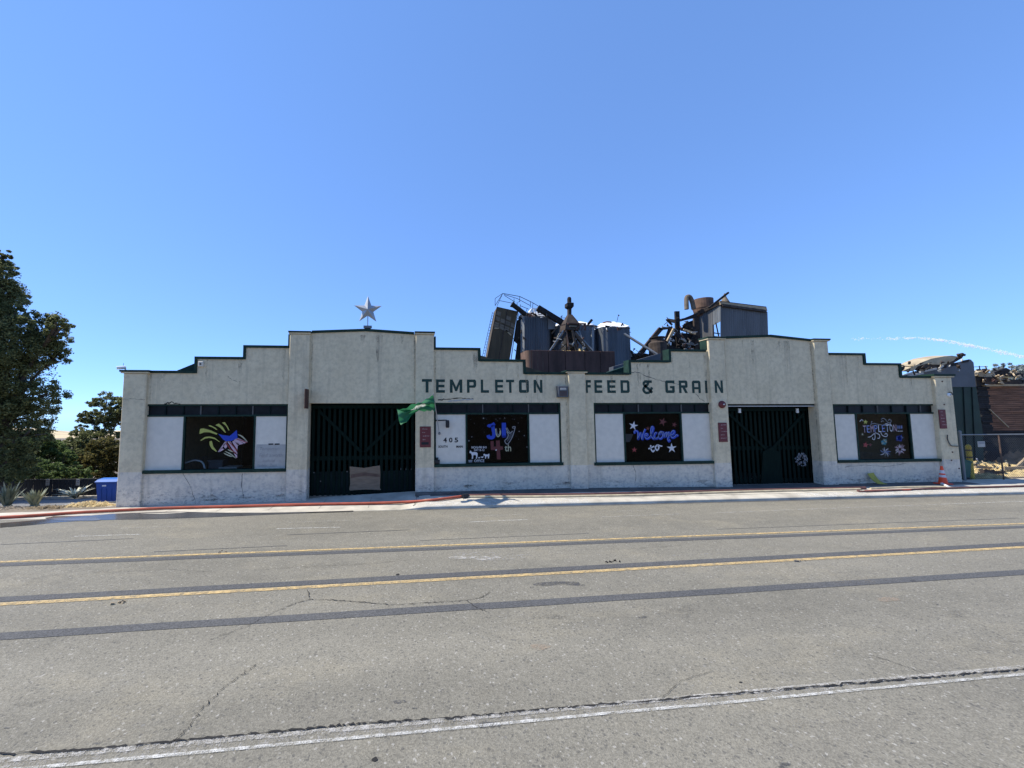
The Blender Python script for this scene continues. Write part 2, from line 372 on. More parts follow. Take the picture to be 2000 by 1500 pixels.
for j, (yy, zz) in enumerate([(620, -60), (700, -42), (800, -34), (950, -31), (1300, -70)]):
    rows += [(x, yy + 40 * math.sin(x * .004), zz + (6 * math.sin(x * .011) + 4 * math.sin(x * .027 + 1)) * (1 if 0 < j < 4 else .3)) for x in hx]
hm.add(rows, [(j * 60 + i, j * 60 + i + 1, (j + 1) * 60 + i + 1, (j + 1) * 60 + i) for j in range(4) for i in range(59)])
hm.build('hills', 'hill_grass', kind='structure', smooth=True)

road = MB().add([(-400, -26, 0), (400, -26, 0), (400, -1.6, 0), (-400, -1.6, 0)], [(0, 1, 2, 3)]).build('road', 'asphalt', kind='structure')
def line_on_road(name, p, q, wd, mat, z, jit=0., n=40, ext=60):
    a, b = gr(*p), gr(*q); d = (b - a); d.z = 0; a2, b2 = (a - d.normalized() * ext, b + d.normalized() * ext) if ext else (a, b)
    pts = [a2.lerp(b2, i / n) + Vector((0, random.uniform(-jit, jit), z)) for i in range(n + 1)]
    for p_ in pts: p_.z = z
    return MB().ribbon(pts, wd, (0, 0, 1)).build(name, mat, road)
line_on_road('yellow_line', (0, 1098), (2000, 1023), .085, 'yellow_paint', .009)
line_on_road('yellow_line', (0, 1181), (2000, 1069), .105, 'yellow_paint', .009)
line_on_road('seal_strip', (0, 1103.5), (2000, 1029), .17, 'seal', .005, .01, 120)
line_on_road('seal_strip', (0, 1171), (2000, 1062.5), .19, 'seal', .005, .008, 120)
line_on_road('seal_strip', (0, 1243), (2000, 1118), .195, 'seal', .005, .006, 120)
line_on_road('white_line', (0, 1487), (2000, 1303), .055, 'worn_white', .009, .004, 120)
line_on_road('white_line', (100, 1498), (2000, 1318), .035, 'white_paint', .009, .004, 120)
line_on_road('scuffed_paint', (0, 1495), (2000, 1309), .11, 'ghost_white', .005, .01, 120)
for a, b, wd, mt in [((145, 1048), (275, 1044), .045, 'white_paint'), ((540, 1033), (665, 1030), .05, 'white_paint'), ((235, 1032), (345, 1028.5), .035, 'worn_white'), ((560, 1021), (700, 1016), .03, 'worn_white'),
                     ((915, 1020), (1030, 1015), .05, 'white_paint'), ((900, 1009), (1020, 1005), .03, 'worn_white'), ((1175, 1010), (1330, 1004), .045, 'worn_white'), ((1165, 1000.5), (1260, 997), .03, 'worn_white'),
                     ((1400, 1002), (1520, 997), .05, 'worn_white'), ((1520, 997), (1840, 985), .05, 'worn_white'), ((1840, 985), (2010, 979), .045, 'white_paint'), ((1600, 984), (1800, 977.5), .03, 'ghost_white'),
                     ((1310, 1085), (1420, 1080), .05, 'ghost_white'), ((560, 1045), (800, 1035), .02, 'tar'), ((0, 1064), (260, 1052), .02, 'tar'), ((300, 1078), (560, 1066), .018, 'tar'), ((820, 1056), (1150, 1042), .015, 'tar'), ((1400, 1034), (1990, 1012), .015, 'tar')]:
    line_on_road('lane_mark', a, b, wd, mt, .006, .004, 14, 0)
def blot(name, px, py, rx, ry, mat, z=.006, n=26, rough=.35, par=road):
    c = gr(px, py); ph = [random.uniform(0, 6.28) for _ in range(5)]; pts = []
    for k in range(n):
        a = 2 * math.pi * k / n; r = 1 + rough * sum(math.sin((j + 2) * a + ph[j]) / (j + 1.5) for j in range(5)) * .6
        q = gr(px + rx * r * math.cos(a), py + ry * r * math.sin(a)); pts.append((q.x, q.y, z))
    return MB().add([(c.x, c.y, z)] + pts, [(0, 1 + k, 1 + (k + 1) % n) for k in range(n)]).build(name, mat, par)
blot('paint_scuff', 960, 1087, 62, 9, 'ghost_white', rough=.6)
blot('paint_scuff', 930, 1090, 40, 4, 'worn_white', .008, rough=.8)
blot('sand_patch', 1735, 1171, 20, 5, 'sand_stain'); blot('sand_patch', 1055, 1264, 22, 5, 'sand_stain')
blot('tar_spot', 1532, 1495, 11, 5, 'tar_stain'); blot('tar_spot', 955, 1417, 24, 6, 'tar_stain'); blot('tar_spot', 780, 1371, 12, 4, 'tar_stain')
blot('tar_spot', 732, 1484, 6, 4, 'crack'); blot('tar_spot', 1255, 1206, 8, 2, 'tar_stain'); blot('tar_spot', 1090, 1140, 40, 5, 'tar_stain', .004, rough=.7)
for k in range(26):
    blot('tar_spot', random.uniform(0, 2000), random.uniform(1110, 1480), random.uniform(1.5, 6), random.uniform(.7, 2), random.choice(['tar_stain', 'crack', 'worn_white', 'tar_stain']))
for k in range(16): blot('oil_stain', random.uniform(50, 1950), random.uniform(1130, 1470), random.uniform(18, 70), random.uniform(4, 12), random.choice(['oil_stain', 'oil_stain', 'dust_stain']), .0045 + .0001 * k, rough=.7)
def crack(pts, wd, mat='crack', z=.0105, jit=2.2, n=7):
    P = []
    for (a, b), (c, d) in zip(pts[:-1], pts[1:]):
        for k in range(2 * n):
            t = k / (2 * n); P.append((a + (c - a) * t + random.gauss(0, jit * .8), b + (d - b) * t + random.gauss(0, jit * .55)))
    P.append(pts[-1]); Q = [gr(*p) for p in P]
    for q in Q: q.z = z
    return MB().ribbon(Q, [wd * random.choice([.25, .5, .8, 1, 1.3]) for _ in Q], (0, 0, 1)).build('crack', mat, road)
crack([(-20, 1475), (150, 1467), (330, 1450), (480, 1437), (640, 1421), (720, 1413), (830, 1407), (960, 1396), (1060, 1386), (1130, 1380), (1290, 1369), (1440, 1355), (1560, 1345), (1700, 1333), (1820, 1323), (1900, 1317), (2020, 1306)], .022, n=9, jit=2.0)
crack([(340, 1448), (365, 1425), (395, 1385), (430, 1350), (470, 1320), (500, 1300)], .008)
crack([(540, 1194), (580, 1178), (605, 1172), (640, 1172), (700, 1176), (760, 1182), (850, 1177), (905, 1174), (940, 1168), (957, 1157)], .012, jit=1.)
crack([(605, 1172), (603, 1160), (600, 1152)], .012, jit=.8); crack([(912, 1174), (930, 1187), (955, 1197)], .010, jit=.8)
crack([(540, 1194), (480, 1225), (410, 1250)], .006, jit=1.)
crack([(1700, 1280), (1760, 1300), (1810, 1318)], .007, jit=.8)
crack([(640, 1106), (740, 1100), (800, 1094)], .008, jit=.8); crack([(640, 1106), (580, 1108), (520, 1112)], .006, jit=.8)
for p in ([(1290, 1369), (1330, 1330), (1390, 1312)], [(180, 1120), (330, 1112), (420, 1118)], [(1100, 1075), (1250, 1072), (1340, 1064)]):
    crack(p, .004, jit=1.3)
# debris on the road
def rubble(px, py, r, n, mat, name, label, cat, z0=0.):
    c = gr(px, py, z0); mb = MB()
    for k in range(n):
        a = random.uniform(0, 6.28); q = c + Vector((math.cos(a) * r * random.random() * 2.2, math.sin(a) * r * random.random(), 0)); s = r * random.uniform(.12, .4)
        e = Vector((random.uniform(-1, 1), random.uniform(-1, 1), .3)).normalized() * s * 1.5
        mb.bar(q + Vector((0, 0, s * .5)) - e * .5, q + Vector((0, 0, s * .5)) + e * .5, s, s * .6)
    t = thing(name, c, label, cat); mb.build('fragments', mat, t, kind='stuff'); return t
rubble(1198, 1098, .09, 7, 'char', 'charred_scrap', 'small charred scrap lying between the two yellow lines', 'debris')
rubble(228, 1177, .09, 6, 'wood_tan', 'wood_chips', 'pale wood chips beside the lower yellow line', 'debris')
rubble(430, 1079, .10, 5, 'wood_tan', 'wood_chips', 'pale wood chips just above the upper yellow line', 'debris')
rubble(1575, 1098, .10, 4, 'tar', 'rubber_scrap', 'dark rubber scrap below the yellow line, by the traffic lane', 'debris')

# sidewalk, kerb, apron
KY, KW = -1.62, .34
def kerb_h(X): return float(np.interp(X, [-30, -.2, .15, .6, 60], [.012, .012, .06, .15, .15]))
sx_ = np.concatenate([np.arange(-30, -10, 2.), np.arange(-10, -1, .5), np.arange(-1, 2, .1), np.arange(2, 28, .5), np.arange(28, 61, 4.)])
def walk_z(X, Y):
    t = (Y - (KY + KW)) / (0.3 - (KY + KW)); kh = kerb_h(X)
    if t < 0: return kh * (.65 + .35 * max(0, (Y - KY) / KW))
    return kh * (1 - min(1, t)) + zbase(X) * min(1, t)
sy_ = [KY + KW, -.8, -.4, .3]
sw = MB(); W_ = len(sx_)
sw.add([(x, y, walk_z(x, y)) for y in sy_ for x in sx_], [(j * W_ + i, j * W_ + i + 1, (j + 1) * W_ + i + 1, (j + 1) * W_ + i) for j in range(len(sy_) - 1) for i in range(W_ - 1)])
sidewalk = sw.build('sidewalk', 'concrete', kind='structure')
for x in np.arange(-9, 27, 1.55):                   # scored joints
    MB().ribbon([(x, y, walk_z(x, y) + .004) for y in (KY + KW + .01, -.8, -.4, -.1)], .010, (0, 0, 1)).build('joint', 'concrete_dark', sidewalk)
MB().ribbon([(x, KY + KW, walk_z(x, KY + KW) + .004) for x in np.arange(.2, 40, .5)], .018, (0, 0, 1)).build('joint', 'concrete_dark', sidewalk)
def kprof(X, o=0.):                                  # face, rounded nose, slightly sloping top
    h = kerb_h(X); return [(KY - o, 0.), (KY + .004 - o, h * .5), (KY + .03 - o, h * .65 + o), (KY + .10, h * .74 + o), (KY + KW, h + .002 + o)]
def kstrip(xx, o=0., first=0):
    mb = MB(); n = 5 - first
    for x in xx: mb.v += [(float(x), float(y), float(z)) for y, z in kprof(x, o)[first:]]
    mb.f += [(i * n + k, (i + 1) * n + k, (i + 1) * n + k + 1, i * n + k + 1) for i in range(len(xx) - 1) for k in range(n - 1)]; return mb
kerb = kstrip(sx_).build('kerb', 'concrete', kind='structure')
def kerb_coat(x0, x1, mat): kstrip(np.concatenate([np.arange(x0, min(x1, 2.), .1), np.linspace(max(x0, 2.), x1, 24)]), .005, 1).build('kerb_paint', mat, kerb)
kerb_coat(gr(800, 990).x, gr(1150, 985).x, 'kerb_paint'); kerb_coat(gr(1560, 975).x, 32, 'kerb_paint')
MB().ribbon([(x, KY - .055, .004) for x in np.linspace(.3, 40, 60)], .10, (0, 0, 1)).build('gutter_dirt', 'concrete_dark', kerb)
# dark asphalt strip by the store, its colour deepened for the wall's shadow
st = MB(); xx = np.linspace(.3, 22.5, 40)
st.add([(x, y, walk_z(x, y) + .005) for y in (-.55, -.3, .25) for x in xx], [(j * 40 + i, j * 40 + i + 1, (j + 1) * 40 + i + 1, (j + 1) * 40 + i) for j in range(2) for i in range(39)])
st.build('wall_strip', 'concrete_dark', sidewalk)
# wet run-off in the gutter and the puddle at its low end
wp = [(0, 1022), (60, 1017), (150, 1010), (230, 1004), (340, 1000), (420, 1002), (520, 1002), (620, 1000), (690, 998)]
wq = [(690, 1000), (560, 1004), (420, 1010), (300, 1014), (200, 1016), (120, 1020), (60, 1026), (0, 1031)]
wv = [gr(*p) for p in wp] ; wv2 = [gr(*p) for p in wq]
def wz(p): return max(.006, walk_z(p.x, p.y) + .006) if p.y > KY else .006
top = cmr([Vector((p.x, p.y, wz(p))) for p in wv], 4); bot = cmr([Vector((p.x, p.y, .006)) for p in reversed(wv2)], 4)
n_ = min(len(top), len(bot)); tt = [top[int(i * (len(top) - 1) / (n_ - 1))] for i in range(n_)]; bb = [bot[int(i * (len(bot) - 1) / (n_ - 1))] for i in range(n_)]
MB().add(tt + bb, [(i, i + 1, n_ + i + 1, n_ + i) for i in range(n_ - 1)]).build('wet_gutter', 'wet', kind='structure')
blot('puddle', 145, 1012.5, 60, 5., 'puddle', .012, par=None)['kind'] = 'structure'
# parking lot on the falling ground at the left
lot = MB(); yy_ = [.15, 1, 3, 6, 9.2]; lot.add([(x, y, lot_z(y) + .02) for y in yy_ for x in (-40, -9.95)], [(2 * j, 2 * j + 1, 2 * j + 3, 2 * j + 2) for j in range(4)])
LOT = lot.build('parking_lot', 'asphalt_lot', kind='structure')
MB().ribbon([(at(112, 984, 1.2).x, 1.2, lot_z(1.2) + .026), (at(165, 973, 6.).x, 6., lot_z(6.) + .026)], .11, (0, 0, 1)).build('parking_line', 'white_paint', LOT)
MB().box(-40, -9.95, 8.5, 8.7, lot_z(8.6) - .1, lot_z(8.6) + .14).build('lot_kerb', 'concrete', LOT)

# ================================================================ FEED STORE
store = thing('feed_store', (6.4, 0, 0), 'long cream stucco feed store with stepped parapet and green trim', 'building')
PY = -.11
def pil(X): return X * (14 + PY) / 14
def pz(Z): return 3 + (Z - 3) * (14 + PY) / 14
PILS = [(-9.70, -8.95, 4.42, 4.53), (-4.215, -3.515, 5.87, 5.97), (.28, .95, 5.92, 6.02), (6.045, 6.71, 4.53, 4.62), (11.79, 12.475, 5.89, 5.99), (16.35, 16.99, 5.88, 5.98), (21.73, 22.53, 4.44, 4.57)]
for i, (a, b, z0, z1) in enumerate(PILS):
    a, b, z0, z1 = pil(a), pil(b), pz(z0), pz(z1); zb = min(zbase(a), zbase(b)) - .15
    MB().bevel(a, b, PY, .30, zb, z0, .025).build('pilaster', 'stucco', store)
    ov = .10 if i in (0, 3, 6) else (.04 if i in (1, 2) else .06)
    MB().box(a - ov * .7, b + ov * .7, PY - .035, .32, z0 + .001, z0 + .045).build('cap_moulding', 'stucco', store)
    MB().box(a - ov, b + ov, PY - .06, .34, z0 + .046, z1).build('cap', 'trim_green', store)
GAB = .30
def wall(poly, name='wall', y0=0., y1=.28): return MB().prism(poly, y0, y1).build(name, 'stucco', store)
T1, T2, T3, T4 = 4.46, 4.95, 5.35, 5.92
def X0(px, py): return at(px, py, 0).x
# bay 1 (left window)
wall([(-8.97, -.3), (-4.20, -.3), (-4.20, 1.05), (-8.97, 1.05)])
s1, s2 = X0(383, 715), X0(478, 692)
wall([(-8.97, 3.36), (-4.20, 3.36), (-4.20, T3), (s2, T3), (s2, T2 - .02), (s1, T2 - .02), (s1, T1 - .03), (-8.97, T1 - .03)])
# gate bays
wall([(-3.53, 3.385), (.30, 3.385), (.30, 5.90), (-1.55, 6.0), (-3.53, 5.90)])
wall([(12.46, 3.34), (16.37, 3.34), (16.37, 5.86), (14.4, 6.02), (12.46, 5.92)])
# bay 2
s3, s4 = X0(936, 694), X0(1024, 717)
wall([(.94, -.1), (6.06, -.1), (6.06, 1.12), (.94, 1.12)])
wall([(.94, 3.40), (6.06, 3.40), (6.06, T1), (s4, T1), (s4, T2 - .02), (s3, T2 - .02), (s3, T3), (.94, T3)])
wall([(5.71, 1.12), (6.06, 1.12), (6.06, 3.40), (5.71, 3.40)], 'wall_pier')
# bay 3
s5, s6 = X0(1229, 717), X0(1307, 696)
wall([(6.69, -.1), (11.81, -.1), (11.81, 1.09), (6.69, 1.09)])
wall([(6.69, 3.39), (11.81, 3.39), (11.81, T3 + .04), (s6, T3 + .04), (s6, T2), (s5, T2), (s5, T1), (6.69, T1)])
wall([(6.69, 1.09), (7.0, 1.09), (7.0, 3.39), (6.69, 3.39)], 'wall_pier')
# bay 4
s7, s8 = X0(1687, 703), X0(1757, 725)
wall([(16.97, -.1), (21.75, -.1), (21.75, 1.04), (16.97, 1.04)])
wall([(16.97, 3.33), (21.75, 3.33), (21.75, T1 - .06), (s8, T1 - .06), (s8, T2 - .03), (s7, T2 - .03), (s7, T3 - .03), (16.97, T3 - .03)])
# green coping along every step
def cope(pts, t=.085):
    for (a, z0), (b, z1) in zip(pts[:-1], pts[1:]):
        if abs(a - b) < .01:
            lo, hi = sorted((z0, z1)); s_ = .5 * t
            MB().box(a - s_, a + s_, -.045, .31, lo + t + .001, hi - .001).build('coping_riser', 'trim_green', store)
        else:
            e0 = .5 * t; y0, y1 = -.05, .32
            MB().hexa([(a - e0, y0, z0), (b + e0, y0, z1), (b + e0, y1, z1), (a - e0, y1, z0), (a - e0, y0, z0 + t), (b + e0, y0, z1 + t), (b + e0, y1, z1 + t), (a - e0, y1, z0 + t)]).build('coping', 'trim_green', store)
cope([(-8.8, T1 - .03), (s1 - .08, T1 - .03)]); cope([(s1, T2 - .02), (s2 - .08, T2 - .02)]); cope([(s2, T3), (-4.28, T3)])
for x, a, b in ((s1, T1 - .03, T2 - .02), (s2, T2 - .02, T3)): cope([(x, a - .085), (x, b)], .085)
cope([(-3.4, 5.905), (-1.55, 6.005)]); cope([(-1.46, 6.005), (.18, 5.91)])
cope([(1.0, T3), (s3, T3)]); cope([(s3 + .09, T2 - .02), (s4, T2 - .02)]); cope([(s4 + .09, T1), (5.9, T1)])
for x, a, b in ((s3, T2 - .02, T3), (s4, T1, T2 - .02), (s5, T1, T2), (s6, T2, T3 + .04), (s7, T2 - .03, T3 - .03), (s8, T1 - .06, T2 - .03)): cope([(x, a - .085), (x, b)], .10)
cope([(6.80, T1), (s5 - .1, T1)]); cope([(s5, T2), (s6 - .1, T2)]); cope([(s6, T3 + .04), (11.6, T3 + .04)])
cope([(12.55, 5.925), (14.4, 6.025)]); cope([(14.49, 6.025), (16.2, 5.865)])
cope([(16.95, T3 - .03), (s7, T3 - .03)]); cope([(s7 + .1, T2 - .03), (s8, T2 - .03)]); cope([(s8 + .1, T1 - .06), (21.45, T1 - .06)])
for x, a in ((-4.22, T3), (.99, T3)): MB().box(x - .03, x + .03, -.05, .3, a + .09, 5.84).build('coping_riser', 'trim_green', store)
for x, a in ((11.72, T3 + .04),): MB().box(x - .05, x + .04, -.03, .3, a + .09, 5.86).build('coping_riser', 'trim_green', store)
# the body behind the front: side walls, back wall, floor, roof, and dark inside partitions
for nm, b_, mt in [('side_wall', (-9.6, -9.35, .3, 9, -2.2, 4.2), 'stucco'), ('side_wall', (22.1, 22.35, .3, 9, -.2, 4.2), 'stucco'), ('back_wall', (-9.6, 22.35, 9, 9.2, -2.2, 4.2), 'interior'),
                   ('floor', (-9.3, 22.05, .285, 8.98, -.1, 0.02), 'interior'), ('roof', (-9.6, 22.35, .282, 9.2, 4.21, 4.3), 'trim_dark')]:
    MB().box(*b_).build(nm, mt, store)
for x in (-3.9, .6, 12.1, 16.7): MB().box(x - .05, x + .05, .305, 8.9, .03, 4.2).build('partition', 'interior', store)
# low roof slopes seen over the steps
MB().slab([at(340, 726, 1.2), at(384, 708, 1.2), at(384, 726, 1.2)], (0, .3, 0)).build('roof_gable', 'trim_green', store)
MB().slab([at(938, 694, 1.5), at(1000, 712, 1.5), at(938, 712, 1.5)], (0, .4, 0)).build('roof_gable', 'tower_brown', store)
MB().slab([at(1026, 716, 1.5), at(1085, 733, 1.5), at(1026, 733, 1.5)], (0, .4, 0)).build('roof_gable', 'tower_brown', store)
MB().slab([at(1170, 733, 1.6), at(1232, 712, 1.6), at(1232, 733, 1.6)], (0, .4, 0)).build('roof_gable', 'trim_green', store)
MB().slab([at(1198, 716, 3.5), at(1290, 690, 3.5), at(1290, 733, 3.5), at(1198, 733, 3.5)], (0, .4, 0)).build('roof_gable', 'metal_panel', store)

# ---- windows
def poly_px(pts, Y, mb): return mb.prism([(p.x, p.z) for p in (at(x, y, Y) for x, y in pts)], Y, Y + .002)
def window(x0, x1, z0, z1, zt, g0, g1, n_t, ztl, lab, old_right=False):
    fr = MB(); fy0, fy1 = .03, .12; f = .06
    fr.box(x0, x1, fy0, fy1, z1 - f, z1); fr.box(x0, x1, fy0, fy1, zt, zt + f)
    fr.box(x0, x0 + f, fy0 + .002, fy1, z0 + f, z1 - f); fr.box(x1 - f, x1, fy0 + .002, fy1, z0 + f, z1 - f)
    fr.box(g0 - f, g0, fy0 + .001, fy1, z0 + f, zt); fr.box(g1, g1 + f, fy0 + .001, fy1, z0 + f, zt)
    w_ = fr.build('window', 'trim_green', store, label=lab)
    MB().bevel(x0 - .05, x1 + .03, -.07, .16, z0 - .045, z0 + f, .012).build('sill', 'trim_green', w_)
    MB().box(x0 + f, g0 - f, .055, .08, z0 + f, zt).build('board', 'board_white', w_)
    MB().box(g1 + f, x1 - f, .055, .08, z0 + f, zt).build('board', 'board_white', w_)
    MB().add([(g0, .078, z0 + f), (g1, .078, z0 + f), (g1, .078, zt), (g0, .078, zt)], [(0, 1, 2, 3)]).build('pane', 'glass', w_)
    xs_ = np.linspace(x0 + f, x1 - f, n_t + 1)
    for i in range(n_t):
        MB().box(xs_[i] + .02, xs_[i + 1] - .02, .085, .10, zt + f, z1 - f).build('transom_pane', 'slate_pane', w_)
        if i: MB().box(xs_[i] - .02, xs_[i] + .02, .05, .115, zt + f, z1 - f).build('mullion', 'trim_dark' if i % 3 else 'concrete_dark', w_)
    return w_
W1 = window(-8.95, -4.20, 1.06, 3.36, 2.93, X0(359, 860), X0(494, 860), 8, 3, 'boarded shop window painted with a flag star')
W2 = window(.96, 5.71, 1.13, 3.40, 2.97, X0(913, 860), X0(1032, 860), 8, 3, 'boarded shop window painted with July 4th')
W3 = window(7.00, 11.78, 1.10, 3.39, 2.98, X0(1223, 860), X0(1332, 860), 8, 3, 'boarded shop window painted with Welcome to')
W4 = window(17.0, 21.72, 1.05, 3.33, 2.93, X0(1679, 860), X0(1782, 860), 7, 3, 'boarded shop window painted with the town name')
AY = .068                                           # painted on the outside of the glass
def stroke(w_, name, pts, org, sc, wd, mat, curve=True, Y=AY, taper=False):
    P = [at(org[0] + x / sc, org[1] + y / sc, Y) for x, y in pts]; P = cmr(P, 5) if curve and len(P) > 2 else P
    ws = [wd * (.25 + 1.0 * math.sin(math.pi * min(1, (i + .5) / len(P)))) for i in range(len(P))] if taper else wd
    return MB().ribbon(P, ws, (0, -1, 0)).build(name, mat, w_)
def shape(w_, name, pts, org, sc, mat, Y=AY):
    P = [at(org[0] + x / sc, org[1] + y / sc, Y) for x, y in pts]
    return MB().add(P, [tuple(range(len(P)))]).build(name, mat, w_)
def starpts(cx, cy, r, rot=0, q=.42, sq=1.): return [(cx + (r if k % 2 == 0 else r * q) * math.sin(rot + k * math.pi / 5), cy - sq * (r if k % 2 == 0 else r * q) * math.cos(rot + k * math.pi / 5)) for k in range(10)]
# window 1: comet of yellow strokes and the flag star
O1, K1 = (340, 780), 8.696
for pts in [[(430, 590), (440, 500), (500, 492), (620, 525), (735, 580), (725, 600), (600, 560), (510, 560)], [(585, 440), (620, 440), (700, 480), (735, 515), (720, 520), (650, 475), (590, 455)],
            [(700, 435), (760, 410), (830, 470), (880, 560), (868, 568), (780, 480)], [(812, 395), (860, 385), (905, 450), (940, 525), (930, 532), (880, 450)],
            [(450, 690), (520, 640), (600, 628), (690, 650), (770, 715), (775, 728), (690, 675), (600, 655), (530, 665), (455, 705)], [(600, 715), (640, 705), (665, 800), (730, 885), (715, 890), (640, 840), (605, 780)]]:
    shape(W1, 'painted_streak', pts, O1, K1, 'art_yellow')
shape(W1, 'painted_star_point', [(750, 585), (840, 610), (945, 620), (1065, 522), (1078, 655), (980, 705), (880, 712), (830, 680)], O1, K1, 'art_blue')
for pts in [[(865, 718), (900, 720), (760, 895), (745, 890), (840, 750)], [(905, 718), (960, 715), (1075, 910), (1070, 940), (990, 850)], [(1010, 700), (1060, 665), (1180, 755), (1080, 775)],
            [(985, 720), (1005, 705), (1110, 760), (1080, 790), (1075, 860)], [(1060, 668), (1090, 660), (1245, 725), (1190, 750)], [(870, 740), (905, 800), (870, 840), (830, 780)], [(800, 820), (850, 850), (770, 895)], [(1010, 905), (1070, 950), (1070, 1000), (1045, 975)]]:
    shape(W1, 'painted_stripe', pts, O1, K1, 'art_pink')
for pts in [[(880, 735), (930, 800), (960, 850), (1060, 920)], [(1060, 675), (1150, 700), (1240, 735)], [(940, 725), (1000, 790), (1075, 880)]]: stroke(W1, 'painted_stripe', pts, O1, K1, .03, 'art_red', Y=AY - .003)
for pts in [[(1085, 595), (1160, 635), (1245, 720)], [(840, 910), (920, 950), (990, 975)], [(865, 880), (960, 930), (1050, 1000)], [(910, 850), (950, 870), (1000, 895)]]: stroke(W1, 'painted_streak', pts, O1, K1, .035, 'art_cream', taper=True)
shape(W1, 'weathered_panel', [(1400, 765), (1912, 765), (1900, 1160), (1355, 1165)], O1, K1, 'board_old', .052)
for body, cx, cy, h_, wd in (('Templeton', 1620, 845, 75, 330), ('Feed', 1520, 948, 70, 140), ('a', 1632, 960, 42, 34), ('worth', 1755, 945, 66, 165), ('loads', 1570, 1040, 50, 130), ('of', 1690, 1040, 48, 60), ('Nobles', 1500, 1120, 52, 170), ('Tack', 1690, 1118, 52, 120)):
    c_ = at(O1[0] + cx / K1, O1[1] + cy / K1, .049); wall_text('handwriting', body, h_ / K1 / 58, (c_.x, c_.z), 'pencil', W1, .049, wd / K1 / 58, -.012, .15)
for a in (1645, 1750): shape(W1, 'tape', [(a - 42, 750), (a + 42, 748), (a + 42, 770), (a - 42, 774)], O1, K1, 'ink', .049)
# window 2: July 4th, opening hours, animals
O2, K2 = (900, 800), 13.047
for pts, wd in (([(700, 445), (720, 415), (790, 400), (865, 355)], .12), ([(815, 400), (825, 500), (845, 600), (830, 690), (780, 715), (715, 700), (695, 650)], .13), ([(1095, 335), (1098, 450), (1095, 560), (1105, 690)], .16), ([(1060, 690), (1145, 685)], .06)):
    stroke(W2, 'painted_letter', pts, O2, K2, wd, 'art_blue')
for pts, wd in (([(885, 485), (895, 600), (940, 690), (1000, 640), (1010, 560), (990, 480)], .035), ([(910, 480), (920, 580), (950, 650), (985, 600), (1000, 480)], .02), ([(1150, 460), (1190, 560), (1250, 600), (1320, 545)], .03), ([(1180, 460), (1215, 540), (1250, 575)], .02), ([(1390, 435), (1340, 620), (1280, 760), (1185, 880), (1120, 800), (1180, 730), (1210, 640), (1165, 560)], .03), ([(1320, 435), (1390, 435)], .03), ([(1320, 440), (1320, 470), (1375, 475)], .02)):
    stroke(W2, 'painted_letter', pts, O2, K2, wd, 'art_cream' if wd > .025 and pts[0][0] < 1000 else 'art_grey')
shape(W2, 'painted_letter', [(1240, 620), (1330, 570), (1300, 690), (1240, 770), (1190, 820), (1170, 800), (1215, 700)], O2, K2, 'art_dim', AY + .001)
for pts in ([(755, 805), (835, 800), (840, 945), (900, 940), (895, 790), (990, 785), (1000, 935), (1075, 940), (1075, 1020), (1000, 1030), (1015, 1270), (920, 1265), (910, 1035), (765, 1030)],): shape(W2, 'painted_numeral', pts, O2, K2, 'art_dimred')
def t2(w_, nm, body, cx, cy, h_, wd, mat, O, K, Y=AY, th=.01, sh=0., rot=0):
    c_ = at(O[0] + cx / K, O[1] + cy / K, Y); s_ = K * ppm(Y, O[0] + cx / K); wall_text(nm, body, h_ / s_, (c_.x, c_.z), mat, w_, Y, wd / s_, th, sh, 1., rot)
t2(W2, 'painted_word', 'th', 1200, 975, 175, 165, 'art_cream', O2, K2)
t2(W2, 'opening_hours', 'MON-FRI 8-5', 465, 962, 55, 385, 'art_white', O2, K2); t2(W2, 'opening_hours', 'SAT 8-12', 470, 1030, 55, 265, 'art_white', O2, K2); t2(W2, 'office_word', 'OFFICE', 470, 1305, 68, 255, 'art_white', O2, K2)
shape(W2, 'painted_horse', [(220, 1100), (230, 1050), (255, 1045), (285, 1085), (330, 1080), (400, 1085), (430, 1120), (425, 1190), (410, 1250), (380, 1250), (395, 1200), (375, 1150), (320, 1165), (310, 1255), (280, 1255), (285, 1180), (262, 1120)], O2, K2, 'art_white')
shape(W2, 'painted_calf', [(570, 1160), (595, 1120), (620, 1140), (680, 1145), (722, 1120), (730, 1160), (715, 1245), (690, 1245), (690, 1190), (650, 1195), (640, 1250), (620, 1250), (615, 1180)], O2, K2, 'art_white')
shape(W2, 'painted_hen', [(520, 1190), (540, 1200), (585, 1190), (560, 1230), (530, 1235)], O2, K2, 'art_white'); shape(W2, 'painted_hen', [(440, 1205), (465, 1220), (500, 1200), (490, 1235), (455, 1245)], O2, K2, 'art_white')
shape(W2, 'sticker', [(190, 1285), (300, 1280), (285, 1345), (205, 1350)], O2, K2, 'art_grey')
for k in range(34):
    x, y = random.uniform(200, 1700), random.uniform(200, 1250)
    if not (650 < x < 1400 and 330 < y < 1280) and not (y > 900 and x < 760): shape(W2, 'painted_dot', starpts(x, y, random.uniform(10, 22), random.random(), .6), O2, K2, random.choice(['art_dim', 'art_dim', 'art_grey']))
shape(W2, 'painted_dot', starpts(900, 1030, 20, 0, .9), O2, K2, 'art_white', AY - .002)
# 405 South Main on the left board, with block numerals
for ch, cx in (('4', 945), ('0', 1095), ('5', 1245)): t2(W2, 'house_number', ch, cx, 537, 128, 95, 'ink', (800, 820), 13.63, .05, .03)
t2(W2, 'street_name', 'SOUTH', 888, 712, 60, 245, 'ink', (800, 820), 13.63, .05, .03); t2(W2, 'street_name', 'MAIN', 1330, 712, 60, 175, 'ink', (800, 820), 13.63, .05, .03)
